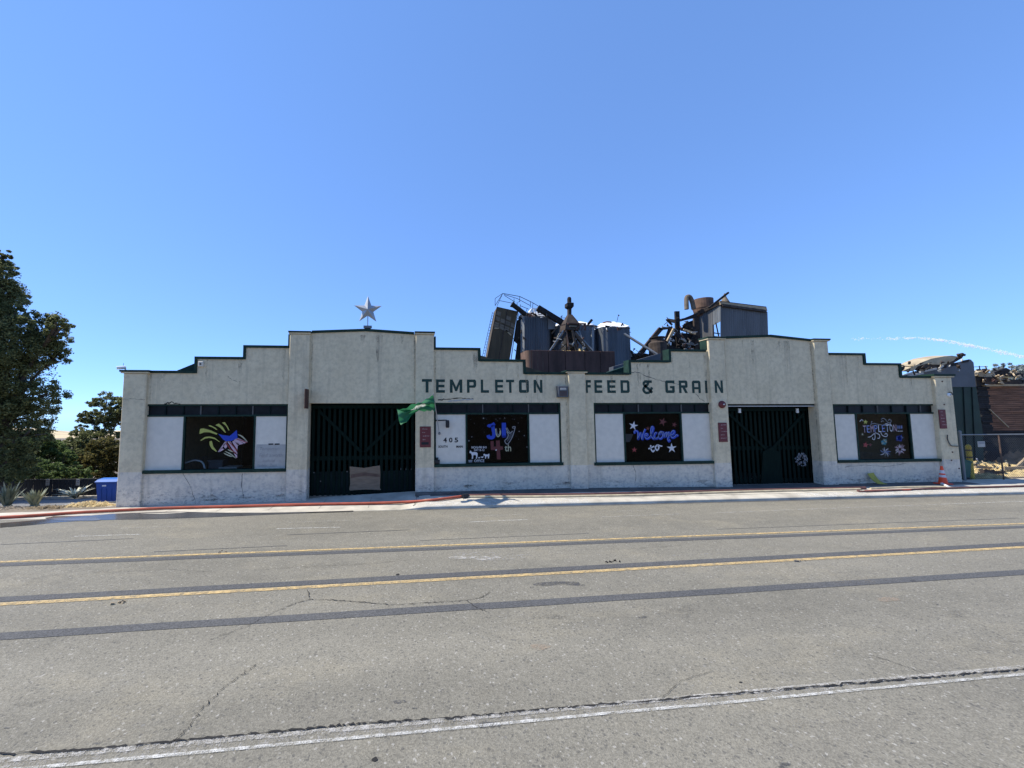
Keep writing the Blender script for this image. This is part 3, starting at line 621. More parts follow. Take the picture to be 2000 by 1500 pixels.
# window 3: Welcome to
O3, K3 = (1210, 800), 13.636
wel = [[(410, 640), (400, 590), (440, 570), (490, 600), (500, 700), (490, 790), (540, 690), (565, 620), (590, 700), (610, 800), (640, 640), (690, 520)],
       [(680, 720), (750, 690), (740, 650), (695, 660), (690, 740), (740, 780), (820, 730), (880, 600), (905, 500), (870, 460), (840, 560), (860, 720), (920, 780), (960, 740)],
       [(1000, 640), (965, 620), (930, 690), (950, 770), (1020, 760), (1060, 690), (1120, 590), (1060, 640), (1060, 760), (1120, 770), (1160, 680), (1120, 600), (1190, 620)],
       [(1190, 620), (1200, 740), (1230, 640), (1265, 620), (1260, 740), (1300, 630), (1330, 620), (1320, 720), (1290, 790), (1320, 850), (1350, 800)],
       [(1340, 700), (1440, 660), (1470, 590), (1430, 570), (1380, 640), (1400, 750), (1480, 730), (1520, 680), (1570, 705)]]
for p in wel: stroke(W3, 'painted_letter', p, O3, K3, .085, 'art_blue'); stroke(W3, 'letter_outline', [(x - 14, y - 12) for x, y in p], O3, K3, .022, 'art_lightblue', Y=AY - .003)
for p in ([(770, 1045), (830, 1020), (925, 975)], [(830, 945), (835, 1040), (890, 1120), (935, 1070)], [(1000, 940), (955, 1010), (1000, 1085), (1050, 1010), (1005, 940), (1080, 965), (1140, 975)]): stroke(W3, 'painted_letter', p, O3, K3, .05, 'art_white')
for (x, y, r, ro, mt) in ((370, 430, 130, .2, 'art_white'), (1390, 1025, 140, -.05, 'art_white'), (395, 1070, 85, 0, 'art_red'), (1150, 325, 125, .35, 'art_dimred'), (1460, 400, 85, .3, 'art_dimred'), (755, 500, 65, .1, 'art_dimred')):
    shape(W3, 'painted_star', starpts(x, y, r, ro, .34), O3, K3, mt, AY + .001)
shape(W3, 'paper_notice', [(160, 650), (370, 650), (330, 745), (275, 860), (160, 865)], O3, K3, 'art_dim', .10)
# window 4: town name, flourishes, fireworks
O4, K4 = (1660, 800), 13.636
for i, ch in enumerate('TEMPLETON'):
    x = 390 + i * 101; t2(W4, 'painted_letter', ch, x, 520 - i * 4, 185, 88, ['art_pink', 'art_lightblue', 'art_pink', 'art_lightblue', 'art_white', 'art_lightblue', 'art_white', 'art_white', 'art_pink'][i], O4, K4, AY, -.005)
for i, x in enumerate((1280, 1330, 1380)): stroke(W4, 'painted_mark', [(x, 415), (x, 470), (x, 520)], O4, K4, .03, 'art_lightblue', taper=True); shape(W4, 'painted_mark', starpts(x + 5, 575, 16, 0, .8), O4, K4, 'art_white')
for p in ([(830, 265), (880, 230), (950, 270), (1010, 345), (1070, 350), (1100, 300), (1050, 260), (1020, 300)], [(930, 390), (980, 375), (1060, 410), (1075, 370)], [(480, 735), (560, 715), (640, 640), (690, 620)], [(660, 620), (670, 720), (655, 800), (600, 780), (610, 740)], [(700, 620), (790, 680), (780, 760), (730, 760)], [(820, 610), (870, 690), (960, 720), (1000, 680), (960, 630), (925, 665)], [(540, 400), (620, 370), (700, 380), (860, 410), (920, 390)], [(600, 380), (570, 330), (600, 310)], [(830, 330), (860, 300), (900, 310)], [(260, 320), (310, 270), (350, 300)]):
    stroke(W4, 'painted_flourish', p, O4, K4, .022, 'art_white' if p[0][0] not in (540, 600, 830) else 'art_grey')
shape(W4, 'painted_star', starpts(415, 330, 75, .1, .35), O4, K4, 'art_yellow'); shape(W4, 'painted_star', starpts(335, 660, 36, .1, .35), O4, K4, 'art_cream')
shape(W4, 'painted_star', starpts(415, 940, 85, .2, .45), O4, K4, 'art_red'); shape(W4, 'painted_star', starpts(545, 940, 45, .2, .5), O4, K4, 'art_dimred')
def burst(cx, cy, r0, r1, n, mats, wd, bend=0.):
    for k in range(n):
        a = 2 * math.pi * (k + random.uniform(-.3, .3)) / n; q = r1 * random.uniform(.7, 1.1)
        stroke(W4, 'painted_firework', [(cx + r0 * math.cos(a), cy + r0 * math.sin(a)), (cx + (r0 + q) / 2 * math.cos(a + bend * .5), cy + (r0 + q) / 2 * math.sin(a + bend * .5)), (cx + q * math.cos(a + bend), cy + q * math.sin(a + bend))], O4, K4, wd, random.choice(mats), taper=True)
shape(W4, 'painted_firework', starpts(1320, 760, 70, .2, .72), O4, K4, 'art_blue'); burst(1320, 760, 10, 105, 14, ['art_blue', 'art_lightblue', 'art_blue'], .022)
burst(915, 860, 5, 100, 18, ['art_teal', 'art_teal', 'art_cream'], .018); burst(1335, 1060, 35, 150, 18, ['art_pink', 'art_white', 'art_pink'], .018); burst(940, 1130, 8, 150, 9, ['art_grey', 'art_lightblue', 'art_white'], .018, .5)
# a few things left inside, behind the panes
pipe = MB().tube(cmr([at(360, 905, .9), at(380, 899, .9), at(395, 903, 1.), at(400, 915, 1.)]), .03, 8).build('plastic_pipe', 'white_plastic', label='pale bent pipe inside the flag star window', cat='pipe')
for px, py, w_, h_, mt, lb in ((420, 918, .5, .7, 'metal_panel', 'dusty grey crate inside the flag star window'), (445, 918, .6, .45, 'board_old', 'pale carton inside the flag star window')):
    c = at(px, py, 1.1); mb = MB().bevel(c.x - w_ / 2, c.x + w_ / 2, 1.1, 1.6, .02, c.z + h_ - .4, .02); mb.box(c.x - w_ / 2 - .02, c.x + w_ / 2 + .02, 1.08, 1.62, c.z + h_ - .4, c.z + h_ - .34); mb.build('storage_crate', mt, label=lb, cat='crate')

# ---- slatted gates
def gate(x0, x1, ztop, zbot, n, door, lab):
    gy = .36; fr = MB(); fr.box(x0, x1, gy - .02, gy + .05, ztop - .16, ztop - .02)
    fr.box(x0, x1, gy + .03, gy + .07, zbot + 1.35, zbot + 1.5); fr.box(x0, x1, gy + .035, gy + .075, zbot + .05, zbot + .2)
    g_ = fr.build('gate', 'gate_green', store, label=lab)
    sl_ = (x1 - x0) / n; me = None
    for i in range(n):
        x = x0 + (i + .5) * sl_
        if me is None:
            o = MB().bevel(x - sl_ * .27, x + sl_ * .27, gy, gy + .028, zbot + .03, ztop - .17, .006).build('slat', 'gate_green', g_); me = o.data; z0 = zbot + .03
        else: link('slat', me, None, (x, gy + .014, z0), g_)
    xm = (x0 + x1) / 2
    for a, b in (((x0 + .3, ztop - .25), (xm - .05, ztop - 1.75)), ((x1 - .3, ztop - .25), (xm + .05, ztop - 1.75))):
        MB().bar((a[0], gy - .02, a[1]), (b[0], gy - .02, b[1]), .11, .03).build('brace', 'gate_green', g_)
    MB().box(x0, x1, gy + .04, gy + .06, zbot + .04, zbot + (.95 if not door else .15)).build('kick_panel', 'trim_dark', g_)
    return g_
G1 = gate(-3.50, .27, 3.36, -.02, 20, False, 'wide dark green slatted gate behind a sheet of cardboard')
G2 = gate(12.46, 16.36, 3.22, .16, 20, True, 'wide dark green slatted gate with a small peaked door')
MB().box(12.46, 16.37, .05, .33, 3.285, 3.338).build('gate_header', 'trim_dark', store); MB().box(12.46, 16.2, .03, .10, 3.235, 3.275).build('gate_track', 'board_old', store)
for px in (1445, 1558): c = at(px, 802, .31); MB().bevel(c.x - .05, c.x + .05, .30, .345, c.z - .09, c.z + .09, .01).build('roller_hanger', 'white_plastic', G2)
pd = [at(1485, 950, .33), at(1528, 951, .33), at(1523, 884, .33), at(1506, 873, .33), at(1489, 882, .33)]
MB().prism([(p.x, p.z) for p in pd], .30, .335).build('wicket_door', 'gate_green', G2)
for px in ((626, 940), (613, 923), (678, 921), (783, 916), (793, 916), (803, 916)):
    c = at(px[0], px[1], .34); MB().lathe([(.03, 0), (.03, .02)], (0, 0, 0), 8).v
    MB().tube([(c.x, .35, c.z), (c.x, .335, c.z)], .025, 8).build('bolt_head', 'concrete_dark', G1)

# ---- block lettering
def glyph(ch):
    t = .20; B = lambda x0, x1, z0, z1: [(x0, z0), (x1, z0), (x1, z1), (x0, z1)]
    return {'T': [B(0, 1, 1 - t, 1), B(.37, .66, 0, 1 - t)], 'E': [B(0, .3, 0, 1), B(.3, 1, 1 - t, 1), B(.3, .95, .4, .4 + t), B(.3, 1, 0, t)], 'L': [B(0, .3, 0, 1), B(.3, 1, 0, t)],
            'F': [B(0, .36, 0, 1), B(.36, 1, 1 - t, 1), B(.36, .95, .42, .42 + t)], 'I': [B(0, 1, 0, 1)],
            'P': [B(0, .28, 0, 1), [(.28, 1), (.28, 1 - t), (.66, 1 - t), (.72, .76), (.72, .62), (.66, .56), (.28, .56), (.28, .56 - t + .02), (.86, .38), (1, .5), (1, .9), (.88, 1)]],
            'M': [B(0, .22, 0, 1), B(.78, 1, 0, 1), [(.22, 1), (.22, .62), (.42, .12), (.58, .12), (.78, .62), (.78, 1), (.5, .42)]],
            'N': [B(0, .27, 0, 1), B(.73, 1, 0, 1), [(.27, 1), (.27, .62), (.73, 0), (.73, .38)]],
            'O': [[(0, .1), (.28, .22), (.28, .78), (0, .9)], [(.72, .22), (1, .1), (1, .9), (.72, .78)], [(0, .9), (.28, .78), (.72, .78), (1, .9), (.88, 1), (.12, 1)], [(.28, .22), (0, .1), (.12, 0), (.88, 0), (1, .1), (.72, .22)]],
            'D': [B(0, .28, 0, 1), [(.28, 1), (.28, .8), (.70, .8), (.72, .74), (1, .88), (.86, 1)], [(.28, .2), (.28, 0), (.86, 0), (1, .12), (.72, .26), (.70, .2)], [(.72, .26), (1, .12), (1, .88), (.72, .74)]],
            'G': [[(0, .1), (.28, .22), (.28, .78), (0, .9)], [(0, .9), (.28, .78), (1, .78), (1, 1), (.12, 1)], [(.28, .22), (0, .1), (.12, 0), (.88, 0), (1, .1), (.72, .22)], [(.72, .22), (1, .1), (1, .56), (.5, .56), (.5, .38), (.72, .38)]],
            'R': [B(0, .28, 0, 1), [(.28, 1), (.28, .8), (.70, .8), (.72, .62), (.28, .62), (.28, .42), (.9, .42), (1, .5), (1, .9), (.88, 1)], [(.40, .42), (.72, .42), (1, 0), (.68, 0)]],
            'A': [[(0, 0), (.28, 0), (.28, .78), (0, .88)], [(.72, 0), (1, 0), (1, .88), (.72, .78)], [(0, .88), (.28, .78), (.72, .78), (1, .88), (.86, 1), (.14, 1)], B(.28, .72, .3, .48)]}[ch]
def put(ch, a, b, Y=-.004, z0=3.765, z1=4.255):
    mb = MB()
    xa, xb = a, b
    if ch == '&':
        c = ((a + b) / 2, (z0 + z1) / 2)
        P = [(.95, .45), (.7, .08), (.3, .02), (.08, .25), (.25, .5), (.55, .72), (.42, .92), (.15, .8), (.2, .62), (.55, .35), (.95, .02)]
        mb.ribbon(cmr([(xa + (xb - xa) * u, Y, z0 + (z1 - z0) * v) for u, v in P], 4), .10, (0, -1, 0)); mb.ribbon([(xa + (xb - xa) * .2, Y - .001, z1 - .05), (xb - .02, Y - .001, z1 - .05)], .10, (0, -1, 0))
    else:
        for poly in glyph(ch): mb.add([(xa + (xb - xa) * u, Y, z0 + (z1 - z0) * v) for u, v in poly], [tuple(range(len(poly)))])
    mb.build('letter', 'letter_green', store)
for ch, a, b in zip('TEMPLETON', (120, 258, 393, 560, 695, 835, 942, 1068, 1212), (218, 345, 515, 650, 775, 915, 1022, 1165, 1297)):
    Y = PY - .004 if ch == 'T' and a < 200 else -.004; put(ch, at(800 + a / 5, 755, Y).x, at(800 + b / 5, 755, Y).x, Y)
for ch, a, b in zip('FEED&GRAIN', (222, 305, 430, 560, 775, 997, 1130, 1258, 1385, 1480), (272, 382, 513, 648, 872, 1088, 1215, 1342, 1408, 1560)):
    Y = PY - .004 if ch == 'N' else -.004; put(ch, at(1100 + a / 5, 755, Y).x, at(1100 + b / 5, 755, Y).x, Y)
# ---- plaster cracks and spalls
def wcrack(pts, wd, mat='crack', Y=-.003, jit=.6):
    P = []
    for (a, b), (c, d) in zip(pts[:-1], pts[1:]):
        for k in range(6): t = k / 6; P.append(at(a + (c - a) * t + random.gauss(0, jit), b + (d - b) * t + random.gauss(0, jit), Y))
    P.append(at(*pts[-1], Y)); MB().ribbon(P, [wd * random.choice([.3, .6, 1, 1.2]) for _ in P], (0, -1, 0)).build('plaster_crack', mat, store)
wcrack([(1231, 727), (1248, 727), (1262, 735), (1285, 742), (1310, 747), (1340, 755)], .022, 'concrete_dark'); wcrack([(1359, 768), (1366, 778), (1376, 784)], .02, 'concrete_dark')
wcrack([(855, 781), (880, 779), (905, 777), (925, 779)], .035); wcrack([(874, 784), (905, 781), (925, 780)], .05, 'board_old', -.006, .3); wcrack([(322, 788), (335, 786), (352, 789)], .04)
wcrack([(445, 735), (452, 742), (470, 747)], .012, 'concrete_dark'); wcrack([(357, 925), (372, 950), (382, 980)], .014, 'concrete_dark'); wcrack([(1236, 906), (1242, 925), (1240, 950)], .018, 'concrete_dark')
wcrack([(1650, 912), (1690, 908), (1730, 911), (1770, 905)], .014, 'concrete_dark'); wcrack([(1700, 946), (1730, 938), (1760, 944)], .012, 'concrete_dark'); wcrack([(474, 925), (472, 950), (476, 975)], .02, 'concrete_dark')
wcrack([(280, 925), (330, 921), (400, 924), (470, 919), (550, 921)], .016, 'concrete_dark'); wcrack([(240, 780), (262, 779), (283, 780)], .015, 'concrete_dark', PY - .003)

def drip(x, z1, z0, wd, mat, Y=-.004, wob=.01):
    P = [Vector((x + random.gauss(0, wob), Y, z1 + (z0 - z1) * k / 8)) for k in range(9)]; MB().ribbon(P, [wd * (1.15 - .9 * (k / 8) ** 2) * random.uniform(.7, 1.2) for k in range(9)], (0, -1, 0)).build('rain_stain', mat, store)
rr_ = random.Random(4)
for lo, hi, zt_ in ((-8.7, s1, T1), (s1, s2, T2), (s2, -4.3, T3), (-3.3, .2, 5.9), (1.1, s3, T3), (s3, s4, T2), (s4, 5.9, T1), (6.9, s5, T1), (s5, s6, T2), (s6, 11.6, T3), (12.6, 16.2, 5.9), (17.1, s7, T3), (s7, s8, T2), (s8, 21.5, T1)):
    for k in range(max(2, int((hi - lo) * 1.6))): drip(rr_.uniform(lo, hi), zt_ - .03, zt_ - rr_.uniform(.25, 1.3), rr_.uniform(.03, .16), 'grime_soft')
for x, z0, z1, wd in ((16.23, .3, 5.8, .14), (11.60, 3.4, 5.3, .09), (12.37, 3.5, 5.8, .03), (5.93, .4, 4.4, .05), (6.69, 3.4, 4.4, .03), (-8.80, 3.4, 4.4, .05), (-4.2, 3.4, 5.3, .05), (-3.42, 3.5, 5.8, .05), (.24, 3.5, 5.8, .05), (1.0, 3.5, 5.3, .04), (16.86, 3.4, 5.2, .03), (21.62, 3.4, 4.3, .10), (9.25, 3.6, 4.9, .10), (8.9, 4.1, 4.9, .06)): drip(x, z1, z0, wd, 'grime', -.005, .004)
for k in range(46):                                  # splashes and chips along the foot of the wall
    x = rr_.uniform(-8.9, 21.6)
    if -3.6 < x < .3 or 12.4 < x < 16.4: continue
    z = zbase(x) + rr_.uniform(.03, .22); P = [Vector((x + rr_.uniform(.1, .5) * (q - 1), -.005, z + rr_.gauss(0, .03))) for q in range(3)]; MB().ribbon(P, [rr_.uniform(.01, .03), rr_.uniform(.05, .16), rr_.uniform(.01, .03)], (0, -1, 0)).build('splash_stain', rr_.choice(['grime', 'grime_soft', 'grime']), store)
# ================================================================ THINGS ON AND BY THE STORE
def fixed(mb, name, mat, label, cat, group=None): return mb.build(name, mat, label=label, cat=cat, group=group)
# metal star on the left gable
c = at(718.5, 604.5, .12); star = thing('star_ornament', (c.x, .12, 6.05), 'silver barn star on a pole above the left gable', 'star'); R = (628 - 575) / 2 / ppm(.12, 718) * 1.09
pts = [(R if k % 2 == 0 else R * .40) for k in range(10)]; vv = [(c.x + r * math.sin(k * math.pi / 5), .12, c.z - .02 + r * math.cos(k * math.pi / 5)) for k, r in enumerate(pts)]
MB().add(vv + [(c.x, .0, c.z - .02), (c.x, .24, c.z - .02)], [(k, (k + 1) % 10, 10) for k in range(10)] + [((k + 1) % 10, k, 11) for k in range(10)]).build('star', 'steel', star)
MB().tube([(c.x, .13, 6.1), (c.x, .13, c.z - .1)], .018, 8).build('pole', 'steel', star)
MB().bevel(c.x - .11, c.x + .11, .02, .26, 6.09, 6.15, .01).build('base_plate', 'black_metal', star); MB().box(c.x - .15, c.x + .15, .1, .16, 6.151, 6.24).build('bracket', 'galv_light', star)
# flag and pole
fa, fb = at(858, 846, -.02), at(846.5, 768, -.95)
flag = thing('flag', (fa.x, fa.y, fa.z), 'green flag with white lettering blowing from an angled pole', 'flag')
MB().tube([fa, fb], .016, 8).build('pole', 'steel', flag); MB().lathe([(.0, 0), (.04, .01), (.045, .08), (.02, .1)], (fa.x, fa.y - .03, fa.z - .06), 10).build('socket', 'galv_light', flag)
h0, h1 = at(847, 772, -.92), at(850, 803, -.60); f0, f1 = at(774, 799, -1.0), at(783, 831, -.86)
FU, FV = 34, 14; fv = []; uv = []
mids0 = cmr([h0, at(825, 783, -1.0), at(802, 793, -1.06), f0], 12); mids1 = cmr([h1, at(836, 802, -.70), at(812, 806, -.80), f1], 12)
for i in range(FU):
    u = i / (FU - 1); a = mids0[int(u * (len(mids0) - 1))]; b = mids1[int(u * (len(mids1) - 1))]
    for j in range(FV):
        v = j / (FV - 1); p = a.lerp(b, v); p = p + Vector((.0, .16 * math.sin(u * 8 + v * 3.5) * (u + .2) + .10 * math.sin(v * 10 + u * 7), .05 * math.sin(u * 13 + v * 6) * u + .02 * math.sin(u * 31 + v * 9))); fv.append(p); uv.append((u, v))
fm = MB().add(fv, [(i * FV + j, i * FV + j + 1, (i + 1) * FV + j + 1, (i + 1) * FV + j) for i in range(FU - 1) for j in range(FV - 1)]).build('cloth', 'flag_cloth', flag, smooth=True)
ul = fm.data.uv_layers.new(name='UVMap')
for lp in fm.data.loops: ul.data[lp.index].uv = uv[lp.vertex_index]
# wall lamp over the number, hinge lock below
c = at(874, 826, -.12); lamp = thing('wall_lamp', (c.x, 0, c.z), 'black arm lamp above the house number', 'lamp')
a = at(851, 821, .04); MB().tube(cmr([a, (a.x + .2, -.06, a.z), (c.x - .05, -.12, a.z + .005), (c.x, -.12, c.z + .03)]), .022, 8).build('arm', 'black_metal', lamp); MB().lathe([(.045, .10), (.07, .06), (.07, -.14), (.055, -.17)], (c.x, -.12, c.z), 14).build('shade', 'black_metal', lamp, smooth=False)
c = at(854, 901, -.05); lk = MB().bevel(c.x - .09, c.x + .09, -.08, .02, c.z - .09, c.z + .05, .02); lk.bevel(c.x - .04, c.x + .04, -.06, .02, c.z + .05, c.z + .13, .015); fixed(lk, 'junction_box', 'black_metal', 'small black box at the foot of the numbered board', 'box')
# red notices
def notice(x0, y0, x1, y1, Y, label, rows):
    a, b = at(x0, y0, Y), at(x1, y1, Y); s = thing('notice_board', ((a.x + b.x) / 2, Y, b.z), label, 'sign')
    MB().bevel(a.x, b.x, Y - .025, Y + .0, b.z, a.z, .008).build('panel', 'sign_red', s); w_, h_ = b.x - a.x, a.z - b.z
    for k in range(rows):
        z = a.z - h_ * (.12 + .68 * k / (rows - 1)); n = random.choice([2, 3, 4]); x = a.x + w_ * random.uniform(.18, .3)
        for q in range(n):
            l = w_ * random.uniform(.08, .17); MB().ribbon([(x, Y - .028, z), (x + l, Y - .028, z + random.uniform(-.01, .01))], h_ * random.uniform(.03, .055), (0, -1, 0)).build('faded_print', 'sign_mark', s); x += l + w_ * .04
    return s
n1 = notice(820, 833, 841.5, 873.5, PY - .003, 'faded red notice with a black strip, on the pilaster under the flag', 5)
a = at(823, 866, PY); MB().ribbon([(a.x, PY - .034, a.z), (at(837, 866, PY).x, PY - .034, a.z)], .09, (0, -1, 0)).build('black_strip', 'ink', n1)
notice(1402, 825.5, 1421, 863, PY - .003, 'faded red notice on the pilaster below the alarm bell', 5)
notice(1832, 800, 1849, 837, PY - .003, 'dull red notice on the end pilaster beside the traffic cone', 5)
a, b = at(599, 760, -.3), at(603, 798, -.3); fixed(MB().bevel(a.x - .02, a.x + .03, -.50, PY - .002, b.z, a.z, .01), 'blade_sign', 'rust', 'rusty blade sign projecting edge-on beside the cardboard gate', 'sign')
# alarm bell
c = at(1409.5, 790, PY); bell = thing('alarm_bell', (c.x, PY, c.z - .14), 'round red alarm bell on a pilaster', 'bell')
def disc(prof, c, mat, name, par):
    mb = MB(); n = 24; mb.add([(c.x + r * math.cos(2 * math.pi * k / n), c.y - d, c.z + r * math.sin(2 * math.pi * k / n)) for r, d in prof for k in range(n)], [(i * n + k, (i + 1) * n + k, (i + 1) * n + (k + 1) % n, i * n + (k + 1) % n) for i in range(len(prof) - 1) for k in range(n)] + [tuple((len(prof) - 1) * n + k for k in range(n))])
    return mb.build(name, mat, par, smooth=True)
disc([(.14, 0), (.145, .03), (.12, .07), (.07, .10), (.03, .105)], c, 'sign_red', 'gong', bell); disc([(.028, .1), (.024, .125), (.005, .13)], c, 'white_plastic', 'hub', bell)
# meter box
a, b = at(1088.5, 754, -.1), at(1109, 776, -.1); mt_ = thing('alarm_box', ((a.x + b.x) / 2, 0, b.z), 'grey louvred alarm box beside the central pilaster', 'box')
MB().bevel(a.x, b.x, -.16, -.002, b.z, a.z, .02).build('case', 'metal_panel', mt_); w_ = b.x - a.x; h_ = a.z - b.z
MB().bevel(a.x + w_ * .22, b.x - w_ * .2, -.175, -.15, a.z - h_ * .36, a.z - h_ * .18, .006).build('label_plate', 'board_old', mt_)
for k in range(4): MB().box(a.x + w_ * .15, b.x - w_ * .15, -.172, -.15, a.z - h_ * (.52 + .11 * k), a.z - h_ * (.47 + .11 * k)).build('louvre', 'rust', mt_)
# small boxes, lamps, conduits
a, b = at(388, 706, -.05), at(397, 716, -.05); sp = thing('floodlight', ((a.x + b.x) / 2, 0, b.z), 'small white square fitting on the first parapet step', 'light'); MB().bevel(a.x, b.x, -.09, -.002, b.z, a.z, .015).build('case', 'board_white', sp); MB().bevel(a.x + .05, b.x - .05, -.10, -.08, b.z + .05, a.z - .05, .008).build('lens', 'concrete_dark', sp)
c = at(237, 718, -.05); cc = thing('security_camera', (c.x, -.05, c.z - .03), 'white security camera on the left end cap', 'camera'); MB().tube([(c.x - .10, -.12, c.z - .02), (c.x + .10, .02, c.z + .02)], .055, 12).build('body', 'white_plastic', cc); MB().tube([(c.x + .05, 0, c.z), (c.x + .09, .05, c.z - .08)], .02, 8).build('bracket', 'white_plastic', cc); MB().tube([(c.x + .02, 0, c.z), (c.x + .03, 0, c.z + .16)], .006, 6).build('aerial', 'black_metal', cc)
c = at(1852, 771.5, PY); pl = thing('round_lamp', (c.x, PY, c.z - .1), 'round white bulkhead lamp with conduit on the end pilaster', 'lamp'); disc([(.075, 0), (.085, .03), (.06, .06), (.02, .065)], c, 'white_plastic', 'cover', pl); disc([(.02, .066), (.015, .08)], c, 'black_metal', 'screw', pl)
MB().tube(cmr([(c.x, PY - .02, c.z + .07), (c.x + .06, PY - .02, c.z + .12), (c.x + .15, PY - .02, c.z + .09), (c.x + .17, PY - .02, c.z + .0)]), .012, 6).build('conduit', 'concrete_dark', pl)
a = at(1848, 851, PY); fixed(MB().tube(cmr([(a.x, PY - .04, a.z + .04), (a.x - .01, PY - .04, a.z - .15), (a.x + .1, PY - .04, a.z - .38), (a.x + .28, PY - .04, a.z - .42), (at(1872, 868, PY).x, PY - .04, a.z - .42)]), .018, 8), 'conduit_pipe', 'concrete_dark', 'curved grey conduit on the end pilaster below the red notice', 'pipe')
for px, py in ((1858, 899), (1873, 915), (1860, 883), (1844, 790), (1840, 745)): c = at(px, py, PY); MB().tube([(c.x, PY, c.z), (c.x, PY - .012, c.z)], .03, 10).build('tie_bolt', 'rust', store)
# cardboard on the left gate, wreath on the right gate
P_ = [(683, 911), (711, 914), (742, 909), (743, 925), (742, 953), (744, 957), (715, 956), (684, 958), (682, 956), (684, 945)]
cb = thing('cardboard_sheet', at(712, 957, .31), 'torn brown cardboard sheet fixed across the slatted gate', 'cardboard')
MB().prism([(p.x, p.z) for p in (at(x, y, .31) for x, y in P_)], .305, .318).build('sheet', 'cardboard', cb); MB().slab([at(685, 927, .30), at(712, 922, .30), at(742, 927, .30), at(742, 932, .30), at(712, 929, .30), at(685, 934, .30)], (0, .004, 0)).build('fold', 'rust_light', cb)
c = at(1563, 897, .30); wr = MB(); wr.tube([(c.x + .17 * math.cos(k * .4), .30, c.z + .17 * math.sin(k * .4)) for k in range(17)], .03, 6)
wreath = thing('wreath', (c.x, .30, c.z - .25), 'white mesh-ribbon wreath hanging on the gate with a peaked door', 'wreath'); wr.build('ring', 'ink', wreath)
bw = MB()
for k in range(95):
    a = random.uniform(0, 6.28); r = random.uniform(.09, .25); p = Vector((c.x + r * math.cos(a), .30 - random.uniform(.0, .09), c.z + r * math.sin(a) * 1.1)); e = Vector((random.uniform(-1, 1), random.uniform(-.6, .3), random.uniform(-1, 1))).normalized()
    bw.ribbon([p - e * .035, p + Vector((0, -.012, 0)), p + e * .035], [.008, .028, .008], (random.uniform(-.4, .4), -1, .2))
bw.build('ribbon_curls', 'art_grey', wreath, kind='stuff')
# traffic cone
c = at(1842, 942, -.42); cz = walk_z(c.x, -.42) + .006; H = .70; cone = thing('traffic_cone', (c.x, -.42, cz), 'orange traffic cone with two white bands beside the end pilaster', 'traffic cone')
MB().bevel(c.x - .18, c.x + .18, -.60, -.24, cz, cz + .035, .01).build('base', 'cone_orange', cone)
def cr(z): return .135 - .105 * (z / H)
for z0, z1, mt, nm in ((.035, .27, 'cone_orange', 'body'), (.27, .36, 'art_white', 'reflective_band'), (.36, .42, 'cone_orange', 'body'), (.42, .54, 'art_white', 'reflective_band'), (.54, H, 'cone_orange', 'body')):
    MB().lathe([(cr(z0), z0), (cr(z1), z1)], (c.x, -.42, cz), 20).build(nm, mt, cone)
# yellow bent mat leaning on the wall
a = at(1716, 935, -.35); prof = cmr([(0, -.10, .40), (.02, -.15, .28), (.06, -.24, .12), (.15, -.30, .04), (.24, -.33, .02)], 5); zb = walk_z(a.x, -.4)
mb = MB(); vs = []
for q in prof:
    for s_ in (-1, 1):
        for t_ in (0, .02): vs.append((a.x + q.x + s_ * .11, q.y - .02 * s_, zb + q.z + t_ + .01 + .05 * s_ * (q.z)))
n = len(prof); fs = []
for i in range(n - 1):
    A, B = 4 * i, 4 * i + 4
    fs += [(A, A + 2, B + 2, B), (A + 1, B + 1, B + 3, A + 3), (A, B, B + 1, A + 1), (A + 2, A + 3, B + 3, B + 2)]
fs += [(0, 1, 3, 2), (4 * n - 4, 4 * n - 2, 4 * n - 1, 4 * n - 3)]
fixed(mb.add(vs, fs), 'plastic_mat', 'mat_yellow', 'bent yellow plastic mat slumped against the white wall foot', 'mat')
# concrete step beside the left gate
a, b = at(811, 959, -.3), at(880, 959, -.3); zb = walk_z(a.x, -.3); fixed(MB().bevel(a.x, b.x, -.40, PY - .005 if False else -.17, zb - .05, zb + .10, .02), 'concrete_step', 'concrete_dark', 'low concrete step at the pilaster foot under the flag', 'step')
# fire hoses
def on_walk(px, py, dz=.045):
    p = gr(px, py, .1)
    for _ in range(4): p = gr(px, py, (walk_z(p.x, p.y) if p.y > KY else 0) + dz)
    return p
def hose(pts, r, mat, label, name='fire_hose'):
    return fixed(MB().tube(cmr([on_walk(x, y, r) for x, y in pts], 8), r, 8), name, mat, label, 'hose', 'fire hoses laid along the store')
H1 = thing('fire_hose', on_walk(450, 990, 0), 'long orange-red fire hose lying from the driveway past the left gate', 'hose', 'fire hoses laid along the store')
MB().tube(cmr([on_walk(x, y, .05) for x, y in ((-60, 1014), (60, 1007), (150, 1001), (225, 997), (330, 992), (450, 989), (600, 985), (720, 983), (800, 980), (850, 976), (905, 969))], 8), .042, 10).build('jacket', 'hose_red', H1, smooth=True)
p, q = on_walk(903, 970, .06), on_walk(914, 968, .06); MB().tube([p, q], .075, 12).build('coupling', 'black_metal', H1)
hose([(914, 968), (1000, 967), (1150, 965.5), (1300, 962), (1450, 958), (1600, 955), (1690, 953)], .05, 'hose_brown', 'dark brown charged fire hose running along the wall to the right gate')
hose([(914, 970), (1060, 969.5), (1250, 966.5), (1420, 961), (1560, 957.5), (1680, 955)], .035, 'hose_tan', 'thin tan hose lying against the dark brown fire hose')
hose([(1676, 957), (1684, 960), (1760, 957), (1800, 955), (1860, 953), (1940, 951), (2040, 948)], .035, 'hose_brown', 'dark hose curling back beyond the right gate towards the chain-link fence')
hose([(1690, 959), (1740, 957.5), (1778, 956.5)], .035, 'hose_red', 'short faded red hose section beside the kerb')
